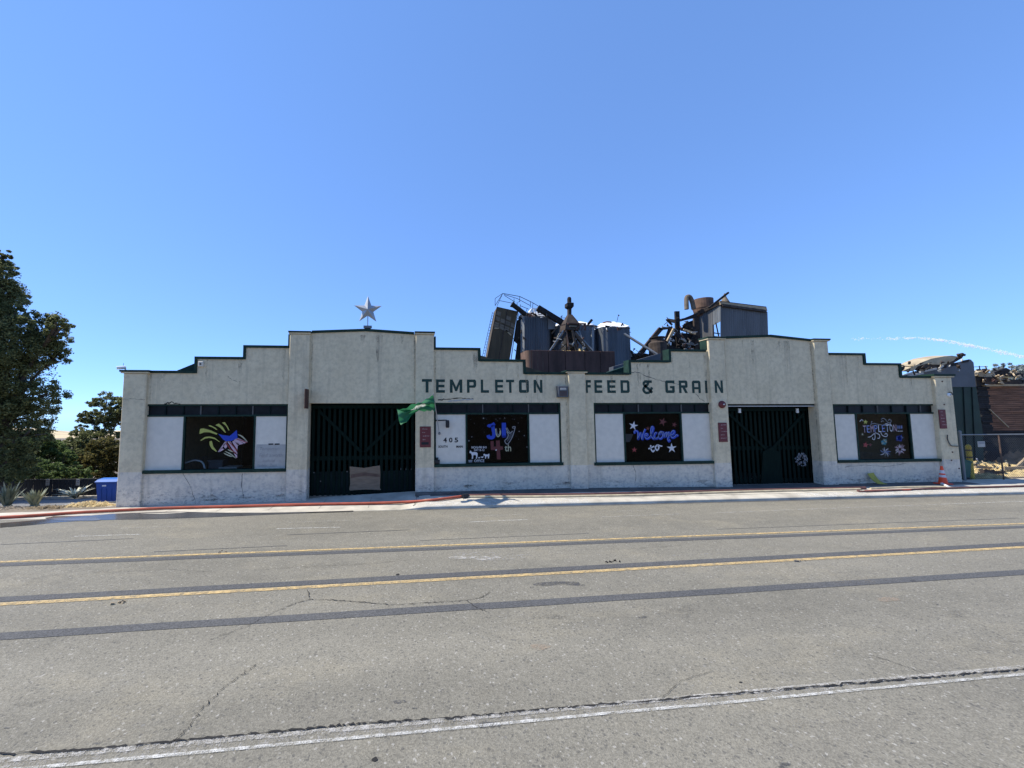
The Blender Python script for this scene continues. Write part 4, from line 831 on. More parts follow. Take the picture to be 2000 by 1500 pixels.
H2 = thing('hose_nozzle', on_walk(1846, 951, 0), 'tan hose ending in a white nozzle beside the traffic cone', 'hose')
MB().tube(cmr([on_walk(x, y, .03) for x, y in ((1700, 954), (1760, 951.5), (1820, 950.5), (1845, 951))], 6), .03, 8).build('jacket', 'hose_tan', H2); MB().tube([on_walk(1840, 945, .05), on_walk(1852, 950.5, .04)], [.05, .035], 10).build('nozzle', 'white_plastic', H2)
hose([(806, 979), (811, 984), (807, 988)], .010, 'crack', 'thin dark cord under the fire hose at the kerb end', 'cord')

# ================================================================ LEFT SIDE
# recycling bin
Yb = 3.3; a = at(183, 977, Yb); zb = lot_z(Yb) + .03; k = ppm(Yb, 200); wid = 37 / k; hh = 44 / k; x0 = a.x + 2 / k
bn = thing('recycling_bin', (x0 + wid / 2, Yb + .3, zb), 'blue wheeled recycling bin with closed lid beside the store', 'bin')
dpt = .72; t_ = .06
MB().hexa([(x0 + t_, Yb + .05, zb + .04), (x0 + wid - t_, Yb + .05, zb + .04), (x0 + wid - t_, Yb + dpt - .12, zb + .04), (x0 + t_, Yb + dpt - .12, zb + .04), (x0, Yb, zb + hh * .88), (x0 + wid, Yb, zb + hh * .88), (x0 + wid, Yb + dpt, zb + hh * .9), (x0, Yb + dpt, zb + hh * .9)]).build('body', 'bin_blue', bn)
MB().box(x0 - .02, x0 + wid + .02, Yb - .03, Yb + dpt, zb + hh * .84, zb + hh * .885).build('rim', 'bin_blue', bn)
ld = MB(); LY = [Yb - .05, Yb + .12, Yb + dpt * .6, Yb + dpt + .06]; LZ = [zb + hh * .89, zb + hh * .97, zb + hh, zb + hh * .93]
ld.add([(x, y, z) for y, z in zip(LY, LZ) for x in (x0 - .03, x0 + wid + .03)] + [(x, y, zb + hh * .885) for y in LY for x in (x0 - .03, x0 + wid + .03)], [(2 * i, 2 * i + 1, 2 * i + 3, 2 * i + 2) for i in range(3)] + [(2 * i, 2 * i + 2, 8 + 2 * i + 2, 8 + 2 * i) for i in range(3)] + [(2 * i + 1, 8 + 2 * i + 1, 8 + 2 * i + 3, 2 * i + 3) for i in range(3)] + [(0, 8, 9, 1), (6, 7, 15, 14)]); ld.build('lid', 'bin_lid', bn)
for s_ in (.12, wid - .12): MB().tube([(x0 + s_ - .03, Yb + dpt - .1, zb + .1), (x0 + s_ + .03, Yb + dpt - .1, zb + .1)], .11, 14).build('wheel', 'black_metal', bn)
MB().ribbon([(x0 + wid * .3, Yb - .004 + .012, zb + hh * .74), (x0 + wid * .5, Yb - .004 + .012, zb + hh * .74)], .10, (0, -1, 0)).build('sticker', 'art_white', bn)
for s_ in (.25, .5, .75): MB().hexa([(x0 + wid * s_ - .02, Yb + .03, zb + .1), (x0 + wid * s_ + .02, Yb + .03, zb + .1), (x0 + wid * s_ + .02, Yb + .06, zb + .1), (x0 + wid * s_ - .02, Yb + .06, zb + .1), (x0 + wid * s_ - .02, Yb + .003, zb + hh * .6), (x0 + wid * s_ + .02, Yb + .003, zb + hh * .6), (x0 + wid * s_ + .02, Yb + .04, zb + hh * .6), (x0 + wid * s_ - .02, Yb + .04, zb + hh * .6)]).build('rib', 'bin_blue', bn)
# black fence across the lot
FYd = 8.9; zf = lot_z(FYd); zt = at(150, 935, FYd).z; fence = thing('board_fence', (-18, FYd, zf), 'black vertical board fence across the end of the parking lot', 'fence'); me = None
xl, xr = at(-25, 950, FYd).x, -9.7; nb = int((xr - xl) / .16)
for i in range(nb):
    x = xl + (i + .5) * .16
    if me is None: o = MB().bevel(x - .072, x + .072, FYd, FYd + .025, zf + .05, zt, .006).build('board', 'fence_black', fence); me = o.data; z0 = zf + .05
    else: link('board', me, None, (x, FYd + random.uniform(.006, .02), z0 + random.uniform(-.012, .012)), fence)
for z in (zf + .3, zt - .25): MB().box(xl, xr, FYd + .045, FYd + .09, z - .045, z + .045).build('rail', 'fence_black', fence)
for px in (93, 152):
    a, b = at(px - 3.2, 936, FYd - .03), at(px + 3.2, 948, FYd - .03); s = thing('parking_sign', ((a.x + b.x) / 2, FYd - .03, zf), ['small pale notice on the black fence, nearer the big oak', 'small pale notice on the black fence above the pale-leaved plant'][px > 100], 'sign', 'parking notices on the board fence'); MB().bevel(a.x, b.x, FYd - .035, FYd - .02, b.z, a.z, .004).build('plate', 'board_old', s)
    for q in range(3): MB().ribbon([(a.x + .03, FYd - .038, a.z - .08 - q * .09), (b.x - .03, FYd - .038, a.z - .08 - q * .09)], .02, (0, -1, 0)).build('faded_print', 'sign_red', s)
# agaves and the pale flowering plant
def blades(c, n, h, spread, mat, wd, seed):
    r = random.Random(seed); mb = MB()
    for k in range(n):
        a = 2 * math.pi * k / n + r.uniform(-.3, .3); L = h * r.uniform(.7, 1.1); t = spread * r.uniform(.25, 1.); d = Vector((math.cos(a), math.sin(a), 0)); sd = Vector((-math.sin(a), math.cos(a), 0)); P = []
        for q in range(6):
            u = q / 5; P.append(c + d * (.05 + t * L * u * (1 + .5 * u)) + Vector((0, 0, L * (u - .35 * t * u * u))))
        vs = []; w_ = [wd * f for f in (.7, 1, 1, .8, .45, .03)]
        for p, ww in zip(P, w_): vs += [p - sd * ww + Vector((0, 0, ww * .5)), p - d * ww * .3, p + sd * ww + Vector((0, 0, ww * .5))]
        mb.add(vs, [(3 * i + j, 3 * i + j + 1, 3 * i + j + 4, 3 * i + j + 3) for i in range(5) for j in range(2)])
    return mb
for px, py, Y, h_, n_b, mt, lb, sd in ((14, 985, .7, .82, 30, 'agave_dull', 'large dull agave at the corner of the driveway verge', 1), (-45, 988, .9, .85, 26, 'agave_dull', 'half-seen agave on the verge beside the larger dull one', 5), (68, 984, .6, .60, 34, 'agave', 'pale spiky agave catching the sun on the driveway verge', 2)):
    c = at(px, py, Y); c.z = lot_z(Y) + .02; pt = thing('agave_plant', c, lb, 'plant'); blades(c, n_b, h_ * 1.1, .42, mt, .05, sd).build('leaves', mt, pt); MB().lathe([(.16, -.05), (.13, .1), (.03, .2)], c, 10).build('heart', 'agave_dull', pt)
c = at(147, 968, 8.0); c.z = lot_z(8.) + .03; pt = thing('yucca_plant', c, 'low pale-leaved plant at the foot of the black fence', 'plant'); blades(c, 30, .75, 1.1, 'petal', .06, 8).build('leaves', 'petal', pt); blades(c, 14, .5, 1.2, 'agave', .06, 9).build('lower_leaves', 'agave', pt)
# mounds: straw heap by the corner, sandy verge
def mound(name, px0, px1, py, hpx, Y, dep, mat, label, seed, zoff, cat='straw', kind=None, rough=.35):
    r = np.random.default_rng(seed); a, b = at(px0, py, Y), at(px1, py, Y); nx, ny = 60, 16; vs = []
    for j in range(ny):
        for i in range(nx):
            u, v = i / (nx - 1), j / (ny - 1); env = (math.sin(math.pi * u) ** .6) * (math.sin(math.pi * v) ** .7) if 0 < u < 1 and 0 < v < 1 else 0
            h_ = hpx / ppm(Y, (px0 + px1) / 2) * env * (1 + rough * (math.sin(u * 23 + seed) * .5 + math.sin(u * 51 + v * 9) * .3 + r.normal() * .35)) if env else -.03
            x = a.x + (b.x - a.x) * u; y = Y - dep / 2 + dep * v; vs.append((x, y, zoff(x, y) + h_))
    mb = MB().add(vs, [(j * nx + i, j * nx + i + 1, (j + 1) * nx + i + 1, (j + 1) * nx + i) for j in range(ny - 1) for i in range(nx - 1)])
    o = thing(name, (a.lerp(b, .5).x, Y, zoff(a.lerp(b, .5).x, Y)), label, cat); mb.build('heap', mat, o)
    st = MB()
    for k in range(700):
        i = int(r.integers(len(vs))); p = Vector(vs[i]); e = Vector((r.normal(), r.normal(), r.normal() * .35)).normalized() * r.uniform(.04, .12)
        st.ribbon([p - e * .5 + Vector((0, 0, .02)), p + e * .5 + Vector((0, 0, .03))], .012, (0, -.6, .8))
    st.build('loose_stalks', mat, o, kind='stuff'); return o
mound('straw_heap', 118, 224, 998, 10, .3, .8, 'straw', 'heap of tan straw by the left corner of the store', 3, lambda x, y: -.16)
mound('straw_heap', 40, 150, 1000, 6, .05, .8, 'straw_dark', 'low dark scatter of straw between the verge and the heap', 4, lambda x, y: -.13)
mound('sandy_verge', -60, 60, 1003, 5, .1, .9, 'dirt', 'low sandy bank in front of the agaves', 6, lambda x, y: -.13, 'sand')
vg = MB(); vg.add([(x, y, -.075 - .10 * (y + .3)) for y in (-.3, .3, 1.0) for x in np.linspace(-30, -9.75, 20)], [(j * 20 + i, j * 20 + i + 1, (j + 1) * 20 + i + 1, (j + 1) * 20 + i) for j in range(2) for i in range(19)]); vg.build('verge', 'dirt', kind='structure')
# trees
def foliage(lobes, nleaf, size, seed):
    r = np.random.default_rng(seed); out = []
    for (c, rad, wgt) in lobes:
        n = int(nleaf * wgt); nc = max(16, n // 75); d = r.normal(size=(nc, 3)); d /= np.linalg.norm(d, axis=1)[:, None]
        cc = np.array(c) + d * np.array(rad) * (r.uniform(.12, 1., nc) ** .42)[:, None]
        rr = np.mean(rad) * r.uniform(.10, .22, nc)
        idx = r.integers(nc, size=n); off = r.normal(size=(n, 3)); off /= np.linalg.norm(off, axis=1)[:, None]; off *= (r.uniform(0, 1.15, n) ** .5)[:, None]
        off[:, 2] *= .8
        out.append(cc[idx] + off * rr[idx][:, None])
    P = np.concatenate(out); n = len(P); a = r.normal(size=(n, 3)) * np.array([1, 1, .6]); a /= np.linalg.norm(a, axis=1)[:, None]; b = np.cross(a, r.normal(size=(n, 3))); b /= np.linalg.norm(b, axis=1)[:, None]
    s = size * r.uniform(.6, 1.3, n)[:, None]; V = np.stack([P - a * s, P + b * s * .55, P + a * s, P - b * s * .55], 1).reshape(-1, 3)
    me = bpy.data.meshes.new('crown'); me.vertices.add(4 * n); me.vertices.foreach_set('co', V.ravel()); me.loops.add(4 * n); me.loops.foreach_set('vertex_index', np.arange(4 * n))
    me.polygons.add(n); me.polygons.foreach_set('loop_start', np.arange(0, 4 * n, 4)); me.polygons.foreach_set('loop_total', np.full(n, 4)); me.update(); me.validate(); return me
def tree(name, base, lobes_px, Y, nleaf, size, mat, label, cat, seed, trunk_r=.3, group=None, dep=.8):
    lobes = []; tot = sum(l[2] * l[3] for l in lobes_px); rr = random.Random(seed)
    for (px, py, rx, ry) in lobes_px:
        k = ppm(Y, max(0, px)); p = at(px, py, Y + rr.uniform(-.6, .8)); lobes.append(((p.x, p.y, p.z), (rx / k, rx / k * dep, ry / k), rx * ry / tot))
    t = thing(name, base, label, cat, group); me = foliage(lobes, nleaf, size, seed); o = link('crown', me, mat, (0, 0, 0), t)
    mb = MB(); b = Vector(base); top = sum((Vector(l[0]) for l in lobes), Vector()) / len(lobes); fork = b.lerp(top, .45)
    mb.tube(cmr([b - Vector((0, 0, .3)), b.lerp(fork, .5) + Vector((.1, .05, 0)), fork], 5), [trunk_r * (1.25 - .5 * i / 10) for i in range(11)], 10)
    for c, rad, wgt in lobes:
        e = Vector(c); m1 = fork.lerp(e, .5) + Vector((rr.uniform(-.3, .3), rr.uniform(-.3, .3), .25)); mb.tube(cmr([fork - Vector((0, 0, .1)), m1, e], 5), [trunk_r * (.34 - .028 * i) for i in range(11)], 7)
        for q in range(4):
            d = Vector((rr.uniform(-1, 1) * rad[0], rr.uniform(-1, 1) * rad[1], rr.uniform(-.4, .9) * rad[2])) * .8; mb.tube([m1.lerp(e, .6), e + d * .5 + Vector((0, 0, .1)), e + d], [trunk_r * .18, trunk_r * .12, .015], 5)
    mb.build('trunk', 'bark', t, smooth=True); return t
b = at(-30, 965, 7.); b.z = ground_z(b.x, 7.)
tree('oak_tree', b, [(-60, 560, 85, 75), (-2, 540, 34, 38), (8, 580, 40, 30), (30, 615, 40, 30), (85, 645, 50, 42), (60, 690, 65, 40), (-20, 690, 100, 90), (70, 775, 52, 40), (20, 820, 75, 50), (-20, 900, 75, 55), (50, 860, 40, 28), (-60, 800, 80, 90), (110, 640, 24, 24), (112, 690, 20, 16), (0, 503, 22, 20), (35, 900, 35, 40)], 7., 150000, .055, 'leaf_oak', 'large dark oak spreading over the driveway at the lot corner', 'tree', 11, .42)
b = at(200, 935, 22.); b.z = ground_z(b.x, 22.)
tree('oak_tree', b, [(205, 785, 30, 18), (180, 815, 26, 18), (215, 820, 30, 24), (165, 845, 24, 16), (200, 860, 40, 24), (150, 865, 22, 16), (240, 800, 25, 25), (175, 890, 45, 25)], 22., 42000, .075, 'leaf_oak', 'open-crowned oak beyond the black fence, half behind the store corner', 'tree', 12, .28)
b = at(80, 950, 16.); b.z = ground_z(b.x, 16.)
tree('leafy_tree', b, [(60, 875, 42, 36), (72, 850, 24, 14), (95, 890, 36, 34), (112, 875, 16, 14), (125, 905, 24, 26), (30, 905, 40, 34), (75, 855, 20, 16), (115, 925, 26, 20), (0, 925, 40, 30), (60, 930, 40, 20)], 16., 40000, .07, 'leaf_green', 'bright green leafy tree just beyond the black fence', 'tree', 13, .2)
b = at(205, 945, 17.); b.z = ground_z(b.x, 17.)
tree('olive_shrub', b, [(205, 880, 32, 26), (180, 905, 32, 26), (225, 905, 30, 30), (150, 915, 26, 24), (200, 930, 40, 18)], 17., 30000, .07, 'leaf_olive', 'olive-gold shrub beyond the fence above the blue bin', 'shrub', 14, .15)
b = at(130, 940, 19.); b.z = ground_z(b.x, 19.)
tree('olive_shrub', b, [(130, 880, 30, 24), (108, 876, 22, 16), (112, 905, 28, 26), (150, 905, 28, 26), (130, 930, 40, 18)], 19., 24000, .075, 'leaf_oak', 'dark shrub between the bright green tree and the olive-gold shrub', 'shrub', 15, .12)
b = at(20, 950, 13.); b.z = ground_z(b.x, 13.)
tree('leafy_tree', b, [(10, 905, 38, 34), (45, 915, 34, 28), (85, 922, 34, 22), (120, 922, 28, 20), (-30, 910, 36, 34), (160, 926, 26, 16)], 13., 34000, .06, 'leaf_green', 'low green hedge-like tree right behind the black fence', 'tree', 19, .14)
b = at(1975, 760, 60.); b.z = ground_z(b.x, 60.)
tree('far_tree', b, [(1970, 722, 26, 13), (1995, 726, 22, 12), (1952, 728, 12, 9), (2020, 722, 25, 14), (1985, 740, 40, 16)], 60., 14000, .18, 'leaf_grey', 'grey-green tree far behind the burnt timber wall', 'tree', 16, .4)

# ================================================================ BURNT GRAIN MILL BEHIND THE STORE
MY = 13.
def pw(px, n): return n / ppm(MY, px)
def quad(mb, pts, Y, thick=.05): return mb.slab([at(x, y, Y) for x, y in pts], (0, thick, 0))
def corr(p00, p10, p01, p11, n, amp, nz=2):          # corrugated sheet between four corners (bottom l, bottom r, top l, top r)
    mb = MB(); P = [Vector(p) for p in (p00, p10, p01, p11)]; nr = (P[1] - P[0]).cross(P[2] - P[0]).normalized(); vs = []
    for j in range(nz):
        v = j / (nz - 1)
        for i in range(n * 4 + 1):
            u = i / (n * 4); p = P[0].lerp(P[1], u).lerp(P[2].lerp(P[3], u), v); vs.append(p + nr * amp * math.sin(u * n * 2 * math.pi))
    w_ = n * 4 + 1; return mb.add(vs, [(j * w_ + i, j * w_ + i + 1, (j + 1) * w_ + i + 1, (j + 1) * w_ + i) for j in range(nz - 1) for i in range(w_ - 1)])
# leaning elevator tower
tw = thing('elevator_tower', at(972, 760, MY), 'dark brown elevator tower leaning to the right, railed on top', 'tower')
bl, br, tl, tr = at(946, 730, MY), at(993, 732, MY), at(971, 599, MY), at(1011, 608, MY); back = Vector((.1, 1.5, 0)); ext = (bl - tl) * .9
MB().hexa([bl + ext, br + ext, br + ext + back, bl + ext + back, tl, tr, tr + back, tl + back]).build('shaft', 'tower_brown', tw)
def onf(u, v, d=-.03): return tl.lerp(tr, u).lerp(bl.lerp(br, u), v) + Vector((0, d, 0))
for r_, (v0, v1) in enumerate(((.14, .20), (.225, .25), (.255, .30), (.06, .12))):
    for q in range(4):
        if r_ == 3 and q % 2: continue
        u0, u1 = q * .25 + .02, q * .25 + .23; sk = .02 * q
        MB().slab([onf(u0, v0 + sk), onf(u1, v0 + sk + .012), onf(u1, v1 + sk + .012), onf(u0, v1 + sk)], (0, .025, 0)).build('panel', 'tower_panel', tw)
for pts in ([onf(.05, .31), onf(.30, .30), onf(.32, .315), onf(.06, .335)], [onf(.55, .325), onf(.62, .32), onf(.9, .385), onf(.84, .395)]): MB().slab(pts, (0, .02, 0)).build('loose_board', 'wood_tan', tw)
for u in (-.02, .48, 1.0): MB().slab([onf(u, .0), onf(u + .03, .0), onf(u + .03, 1.), onf(u, 1.)], (0, .028, 0)).build('corner_strip', 'char_brown', tw)
rl = MB()
TR = [(967, 597), (982, 573), (1015, 579), (1040, 591), (1060, 603)]; 
for (a, b) in zip(TR[:-1], TR[1:]): rl.bar(at(*a, MY), at(*b, MY), .035)
for a, b in [((967, 597), (967, 583)), ((967, 583), (982, 573)), ((971, 597), (982, 573)), ((985, 577), (1006, 590)), ((975, 587), (1000, 592)), ((984, 575), (1010, 583)), ((1010, 583), (1036, 597)), ((1015, 579), (1015, 590)), ((1004, 583), (1004, 594)), ((1036, 590), (1036, 600)), ((1010, 590), (1010, 612)), ((1016, 594), (1016, 618)), ((1016, 597), (1033, 604)), ((1022, 608), (1034, 613)), ((1026, 612), (1030, 602)), ((1012, 590), (1016, 588)), ((1041, 592), (1040, 602)), ((1013, 612), (1013, 630))]:
    rl.bar(at(*a, MY), at(*b, MY + .2), .03)
rl.build('railing', 'black_metal', tw)
la = MB(); la.bar(at(962, 610, MY - .2), at(942, 697, MY - .2), .03); la.bar(at(965, 612, MY - .2), at(946, 697, MY - .2), .03)
for k in range(16): u = k / 15; la.bar(at(962 - 20 * u, 611 + 85 * u, MY - .2), at(965.5 - 19.5 * u, 612 + 84 * u, MY - .2), .02)
la.build('ladder', 'black_metal', tw)
fixed(MB().tube([at(999, 594, MY - .3), at(1004, 597, MY - .3), at(1030, 617, MY - .3)], [.22, .17, .17], 12), 'spout_pipe', 'char', 'thick dark spout pipe slanting from the leaning tower', 'pipe')
fixed(MB().slab([at(990, 703, MY), at(1003, 705, MY), at(1013, 690, MY), at(1017, 640, MY), at(1010, 628, MY), at(1006, 665, MY), at(1012, 670, MY), at(1008, 700, MY), at(1016, 706, MY), at(1020, 700, MY), at(1018, 620, MY), at(1011, 625, MY)][5:], (0, .3, 0)), 'torn_sheet', 'char', 'charred torn sheet metal hanging between the tower and the bin', 'debris')
# steel bins
def sup(a, p=4.5): return 1 / (abs(math.cos(a)) ** p + abs(math.sin(a)) ** p) ** (1 / p)
def bin_(cx, r, ytop, Y, label, roofpx, n=26, lean=0):
    c = at(cx, ytop, Y); rr = r / ppm(Y, cx); o = thing('grain_bin', (c.x, Y, 0.1), label, 'grain bin'); mb = MB(); N = n * 6; zt = c.z; zb_ = .1; vs = []
    for z in (zb_, zt):
        for k in range(N): a = 2 * math.pi * k / N; q = rr + .018 * math.sin(k * math.pi * 2 / 6) + (.05 * math.sin(a * 3 + cx) + .03 * math.sin(a * 7)) * (z > 1); q *= sup(a); vs.append((c.x + q * math.cos(a), Y + q * math.sin(a), z))
    mb.add(vs, [(k, (k + 1) % N, N + (k + 1) % N, N + k) for k in range(N)]); mb.build('shell', 'galv', o)
    ht = roofpx / ppm(Y, cx); cone_ = MB(); nn = 28
    cone_.lathe([(rr + .05, 0), (rr * .99, .06), (rr * .55, ht * .75), (rr * .2, ht), (.01, ht)], (c.x, Y, zt), nn, False)
    for m_ in (cone_,): m_.v = [(c.x + (x - c.x) * sup(math.atan2(y - Y, x - c.x)), Y + (y - Y) * sup(math.atan2(y - Y, x - c.x)), z) for x, y, z in m_.v]
    cone_.v = [(x + random.gauss(0, .03), y + random.gauss(0, .03), z + (random.gauss(0, .045) if z > zt + .02 else -abs(random.gauss(0, .03)))) for x, y, z in cone_.v]; cone_.build('roof', 'roof_sunlit', o)
    return o
B2 = bin_(1189, 31, 645, MY, 'corrugated steel bin with sunlit white roof and vent cap, nearest the slanting pipe', 15)
B1 = bin_(1113, 42, 644, MY + .9, 'corrugated steel bin with sunlit white roof behind the hopper', 14)
c = at(1184, 632, MY); MB().lathe([(.40, 0), (.40, .06), (.30, .16), (.08, .22)], (c.x, MY - .1, c.z - .08), 20).build('vent_cap', 'rust', B2)
MB().bar(at(1204, 632, MY), at(1208, 615, MY), .025).build('vane_rod', 'black_metal', B2); MB().slab([at(1207, 614, MY), at(1211, 616, MY), at(1207, 618, MY)], (0, .02, 0)).build('vane', 'galv_light', B2)
for a, b in (((1217, 647), (1232, 649)), ((1220, 645), (1224, 638))): MB().bar(at(*a, MY), at(*b, MY), .04).build('torn_strap', 'galv_light', B2)
quad(MB(), [(1219, 643), (1224, 641), (1227, 655), (1221, 654)], MY, .05).build('torn_roof', 'roof_sunlit', B2)
A_ = thing('grain_bin', at(1045, 760, MY - .6), 'tall faceted steel bin with a torn, sunlit white roof beside the leaning tower', 'grain bin'); Ya = MY - .6
corr(at(1024, 735, Ya), at(1071, 735, Ya), at(1024, 617, Ya), at(1071, 618, Ya), 14, .02).build('front_sheet', 'galv', A_)
corr(at(1014, 735, Ya + .9), at(1024, 735, Ya), at(1013, 629, Ya + .9), at(1024, 617, Ya), 6, .02).build('side_sheet', 'galv_light', A_)  # paler sheet colour stands in for sun on this left facet
p0, p1 = at(1071, 735, Ya), at(1071, 618, Ya); corr(p0, p0 + Vector((.9, 1.6, 0)), p1, p1 + Vector((.9, 1.6, -.2)), 8, .02).build('side_sheet', 'galv', A_)
corr(at(1071, 643, Ya - .1), at(1084, 643, Ya + .2), at(1070, 618, Ya - .1), at(1087, 625, Ya + .3), 6, .02).build('bent_sheet', 'galv_light', A_)
MB().slab([at(1031, 616, Ya + .3), at(1039, 601, Ya + .5), at(1051, 602, Ya + .6), at(1068, 617, Ya + .3)], (0, .8, -.05)).build('torn_roof', 'roof_sunlit', A_)
for a, b in (((1034, 614), (1042, 611)), ((1040, 612), (1049, 617))): MB().bar(at(*a, Ya + .2), at(*b, Ya + .2), .1).build('roof_rib', 'char', A_)
quad(MB(), [(1014, 617), (1019, 613), (1024, 618), (1024, 645), (1014, 652)], Ya + 1.0, .05).build('edge_flap', 'galv_light', A_)
# dark conveyor leg sliding down from the roof
fixed(MB().bar(at(1050, 601, MY - 1.), at(1107, 636, MY - 1.), .36, .3), 'conveyor_leg', 'char', 'straight black conveyor leg sloping down to the hopper', 'conveyor')
fixed(MB().bar(at(1094, 630, MY), at(1098, 616, MY), .04).bar(at(1098, 616, MY), at(1090, 624, MY), .03).bar(at(1097, 621, MY), at(1108, 621, MY), .03), 'guard_rail', 'black_metal', 'thin broken guard rail above the conveyor leg', 'railing')
# rusty open tank
TY = 8.6; tank = thing('rusty_tank', at(1115, 750, TY), 'long rust-brown open tank with a rounded end, above the low parapet', 'tank')
tl_, tr_ = at(1028, 684, TY), at(1201, 684, TY); zt = tl_.z; zb_ = at(1100, 734, TY).z - .4; rC = .28
arc = [(tl_.x + rC - rC * math.sin(a), TY + rC - rC * math.cos(a)) for a in np.linspace(math.pi / 2, 0, 12)]
pl_ = [(arc[0][0], TY + 1.2)] + arc; th = .05
def strip(mb, P, z0, z1, off):
    vs = []
    for x, y in P: vs += [(x, y, z0), (x, y, z1)]
    n = len(P); mb.add(vs, [(2 * i, 2 * i + 2, 2 * i + 3, 2 * i + 1) for i in range(n - 1)]); return mb
strip(MB(), pl_, zb_, zt, 0).build('end_sheet', 'rust_light', tank)
for k, (a, b) in enumerate(((1071, 1104), (1104, 1142), (1142, 1172), (1172, 1201))):
    xa, xb = at(a, 700, TY).x, at(b, 700, TY).x; MB().bevel(xa + .015, xb - .015, TY - .02 - .006 * (k % 2), TY + .03, zb_, zt - .004 * k, .01).build('panel', 'rust', tank)
xa, xb = arc[-1][0], at(1071, 700, TY).x; MB().bevel(xa, xb - .015, TY - .015, TY + .03, zb_, zt, .01).build('panel', 'rust', tank)
MB().box(arc[-1][0], tr_.x - .05, TY + .032, TY + .05, zb_, zt - .03).build('inner_sheet', 'char_brown', tank)
MB().box(tr_.x - .04, tr_.x, TY + .06, TY + 1.2, zb_, zt - .02).build('end_panel', 'rust', tank); MB().box(arc[0][0] + .05, tr_.x - .05, TY + 2.6, TY + 2.65, zb_, zt - .25).build('back_panel', 'rust', tank)
for a in (1040, 1050, 1060): x = at(a, 700, TY).x; MB().box(x - .02, x + .02, TY - .03, TY - .016, zb_ + .1, zt - .05).build('batten', 'rust_light', tank)
MB().box(arc[-1][0], tr_.x, TY - .04, TY + .02, zb_ + .33, zb_ + .42).build('foot_rail', 'board_old', tank)
mound('burnt_grain', 1082, 1172, 690, 15, TY + 1.6, 2.6, 'straw', 'burnt tan grain heaped in the rusty tank under the hopper', 21, lambda x, y: zt - .35, 'grain', rough=.7)
# hopper with legs
hp = thing('hopper', at(1112, 690, TY + 1.6), 'dark sheet-metal hopper on splayed steel legs above the rusty tank', 'hopper'); HY = TY + 1.6
def frust(pxs, Y, mat, name, ny=None):
    ring = []
    for (xl_, xr_, y) in pxs:
        a, b = at(xl_, y, Y), at(xr_, y, Y); w_ = b.x - a.x; ring.append([(a.x, Y - w_ / 2, a.z), (b.x, Y - w_ / 2, a.z), (b.x, Y + w_ / 2, a.z), (a.x, Y + w_ / 2, a.z)])
    vs = [v for r_ in ring for v in r_]; fs = [(4 * i + k, 4 * i + (k + 1) % 4, 4 * i + 4 + (k + 1) % 4, 4 * i + 4 + k) for i in range(len(ring) - 1) for k in range(4)] + [(0, 3, 2, 1), tuple(4 * (len(ring) - 1) + k for k in range(4))]
    return MB().add(vs, fs).build(name, mat, hp)
frust([(1098, 1126, 647), (1100, 1126, 634), (1108.5, 1116, 615)], HY, 'char_brown', 'cone'); frust([(1109, 1115, 616), (1109, 1115, 604)], HY, 'char_brown', 'neck')
frust([(1109, 1115, 604), (1105.5, 1118, 600), (1105.5, 1118, 593), (1107, 1116.5, 592)], HY, 'char', 'head_box'); c = at(1112, 592, HY); rr = 4 / ppm(HY, 1112); MB().lathe([(rr, 0), (rr, .30), (rr * .8, .38), (rr * .3, .42)], (c.x, HY, c.z), 14).build('vent_stack', 'char', hp)
frust([(1100, 1124, 700), (1102, 1122, 647)], HY + .3, 'char', 'lower_body')
for a, b, w_, mt in (((1100, 646), (1074, 685), .075, 'galv_light'), ((1124, 647), (1158, 685), .075, 'galv_light'), ((1105, 646), (1111, 684), .10, 'rust_light'), ((1118, 646), (1126, 684), .14, 'char'), ((1104, 650), (1081, 684), .2, 'char'), ((1121, 650), (1150, 684), .2, 'char'), ((1128, 657), (1118, 674), .07, 'galv_light'), ((1131, 645), (1142, 676), .05, 'galv_light'), ((1092, 684), (1106, 671), .05, 'black_metal')):
    MB().bar(at(*a, HY - .5), at(*b, HY - .9), w_).build('leg', mt, hp)
for a, b, w_, mt in (((1109, 632), (1144, 632.5), .09, 'rust'), ((1143, 632), (1143, 645), .09, 'rust'), ((1124, 644), (1135, 634), .07, 'rust'), ((1135, 645), (1141, 634), .05, 'rust'), ((1112, 637), (1126, 638), .1, 'tower_panel'), ((1092, 636), (1104, 634), .05, 'rust'), ((1092, 636), (1078, 652), .07, 'char')):
    MB().bar(at(*a, HY - .5), at(*b, HY - .5), w_).build('frame_bar', mt, hp)
post = thing('steel_post', at(1157, 690, HY - .4), 'pale steel post with a bent arm between the hopper and the bins', 'post'); MB().bar(at(1157.5, 640, HY - .4), at(1156.5, 690, HY - .4), .15).build('shaft', 'galv_light', post); MB().bar(at(1146, 634, HY - .4), at(1157, 638, HY - .4), .05).build('arm', 'rust', post); MB().bar(at(1149, 633, HY - .4), at(1156, 624.5, HY - .4), .14).build('flap', 'char', post)
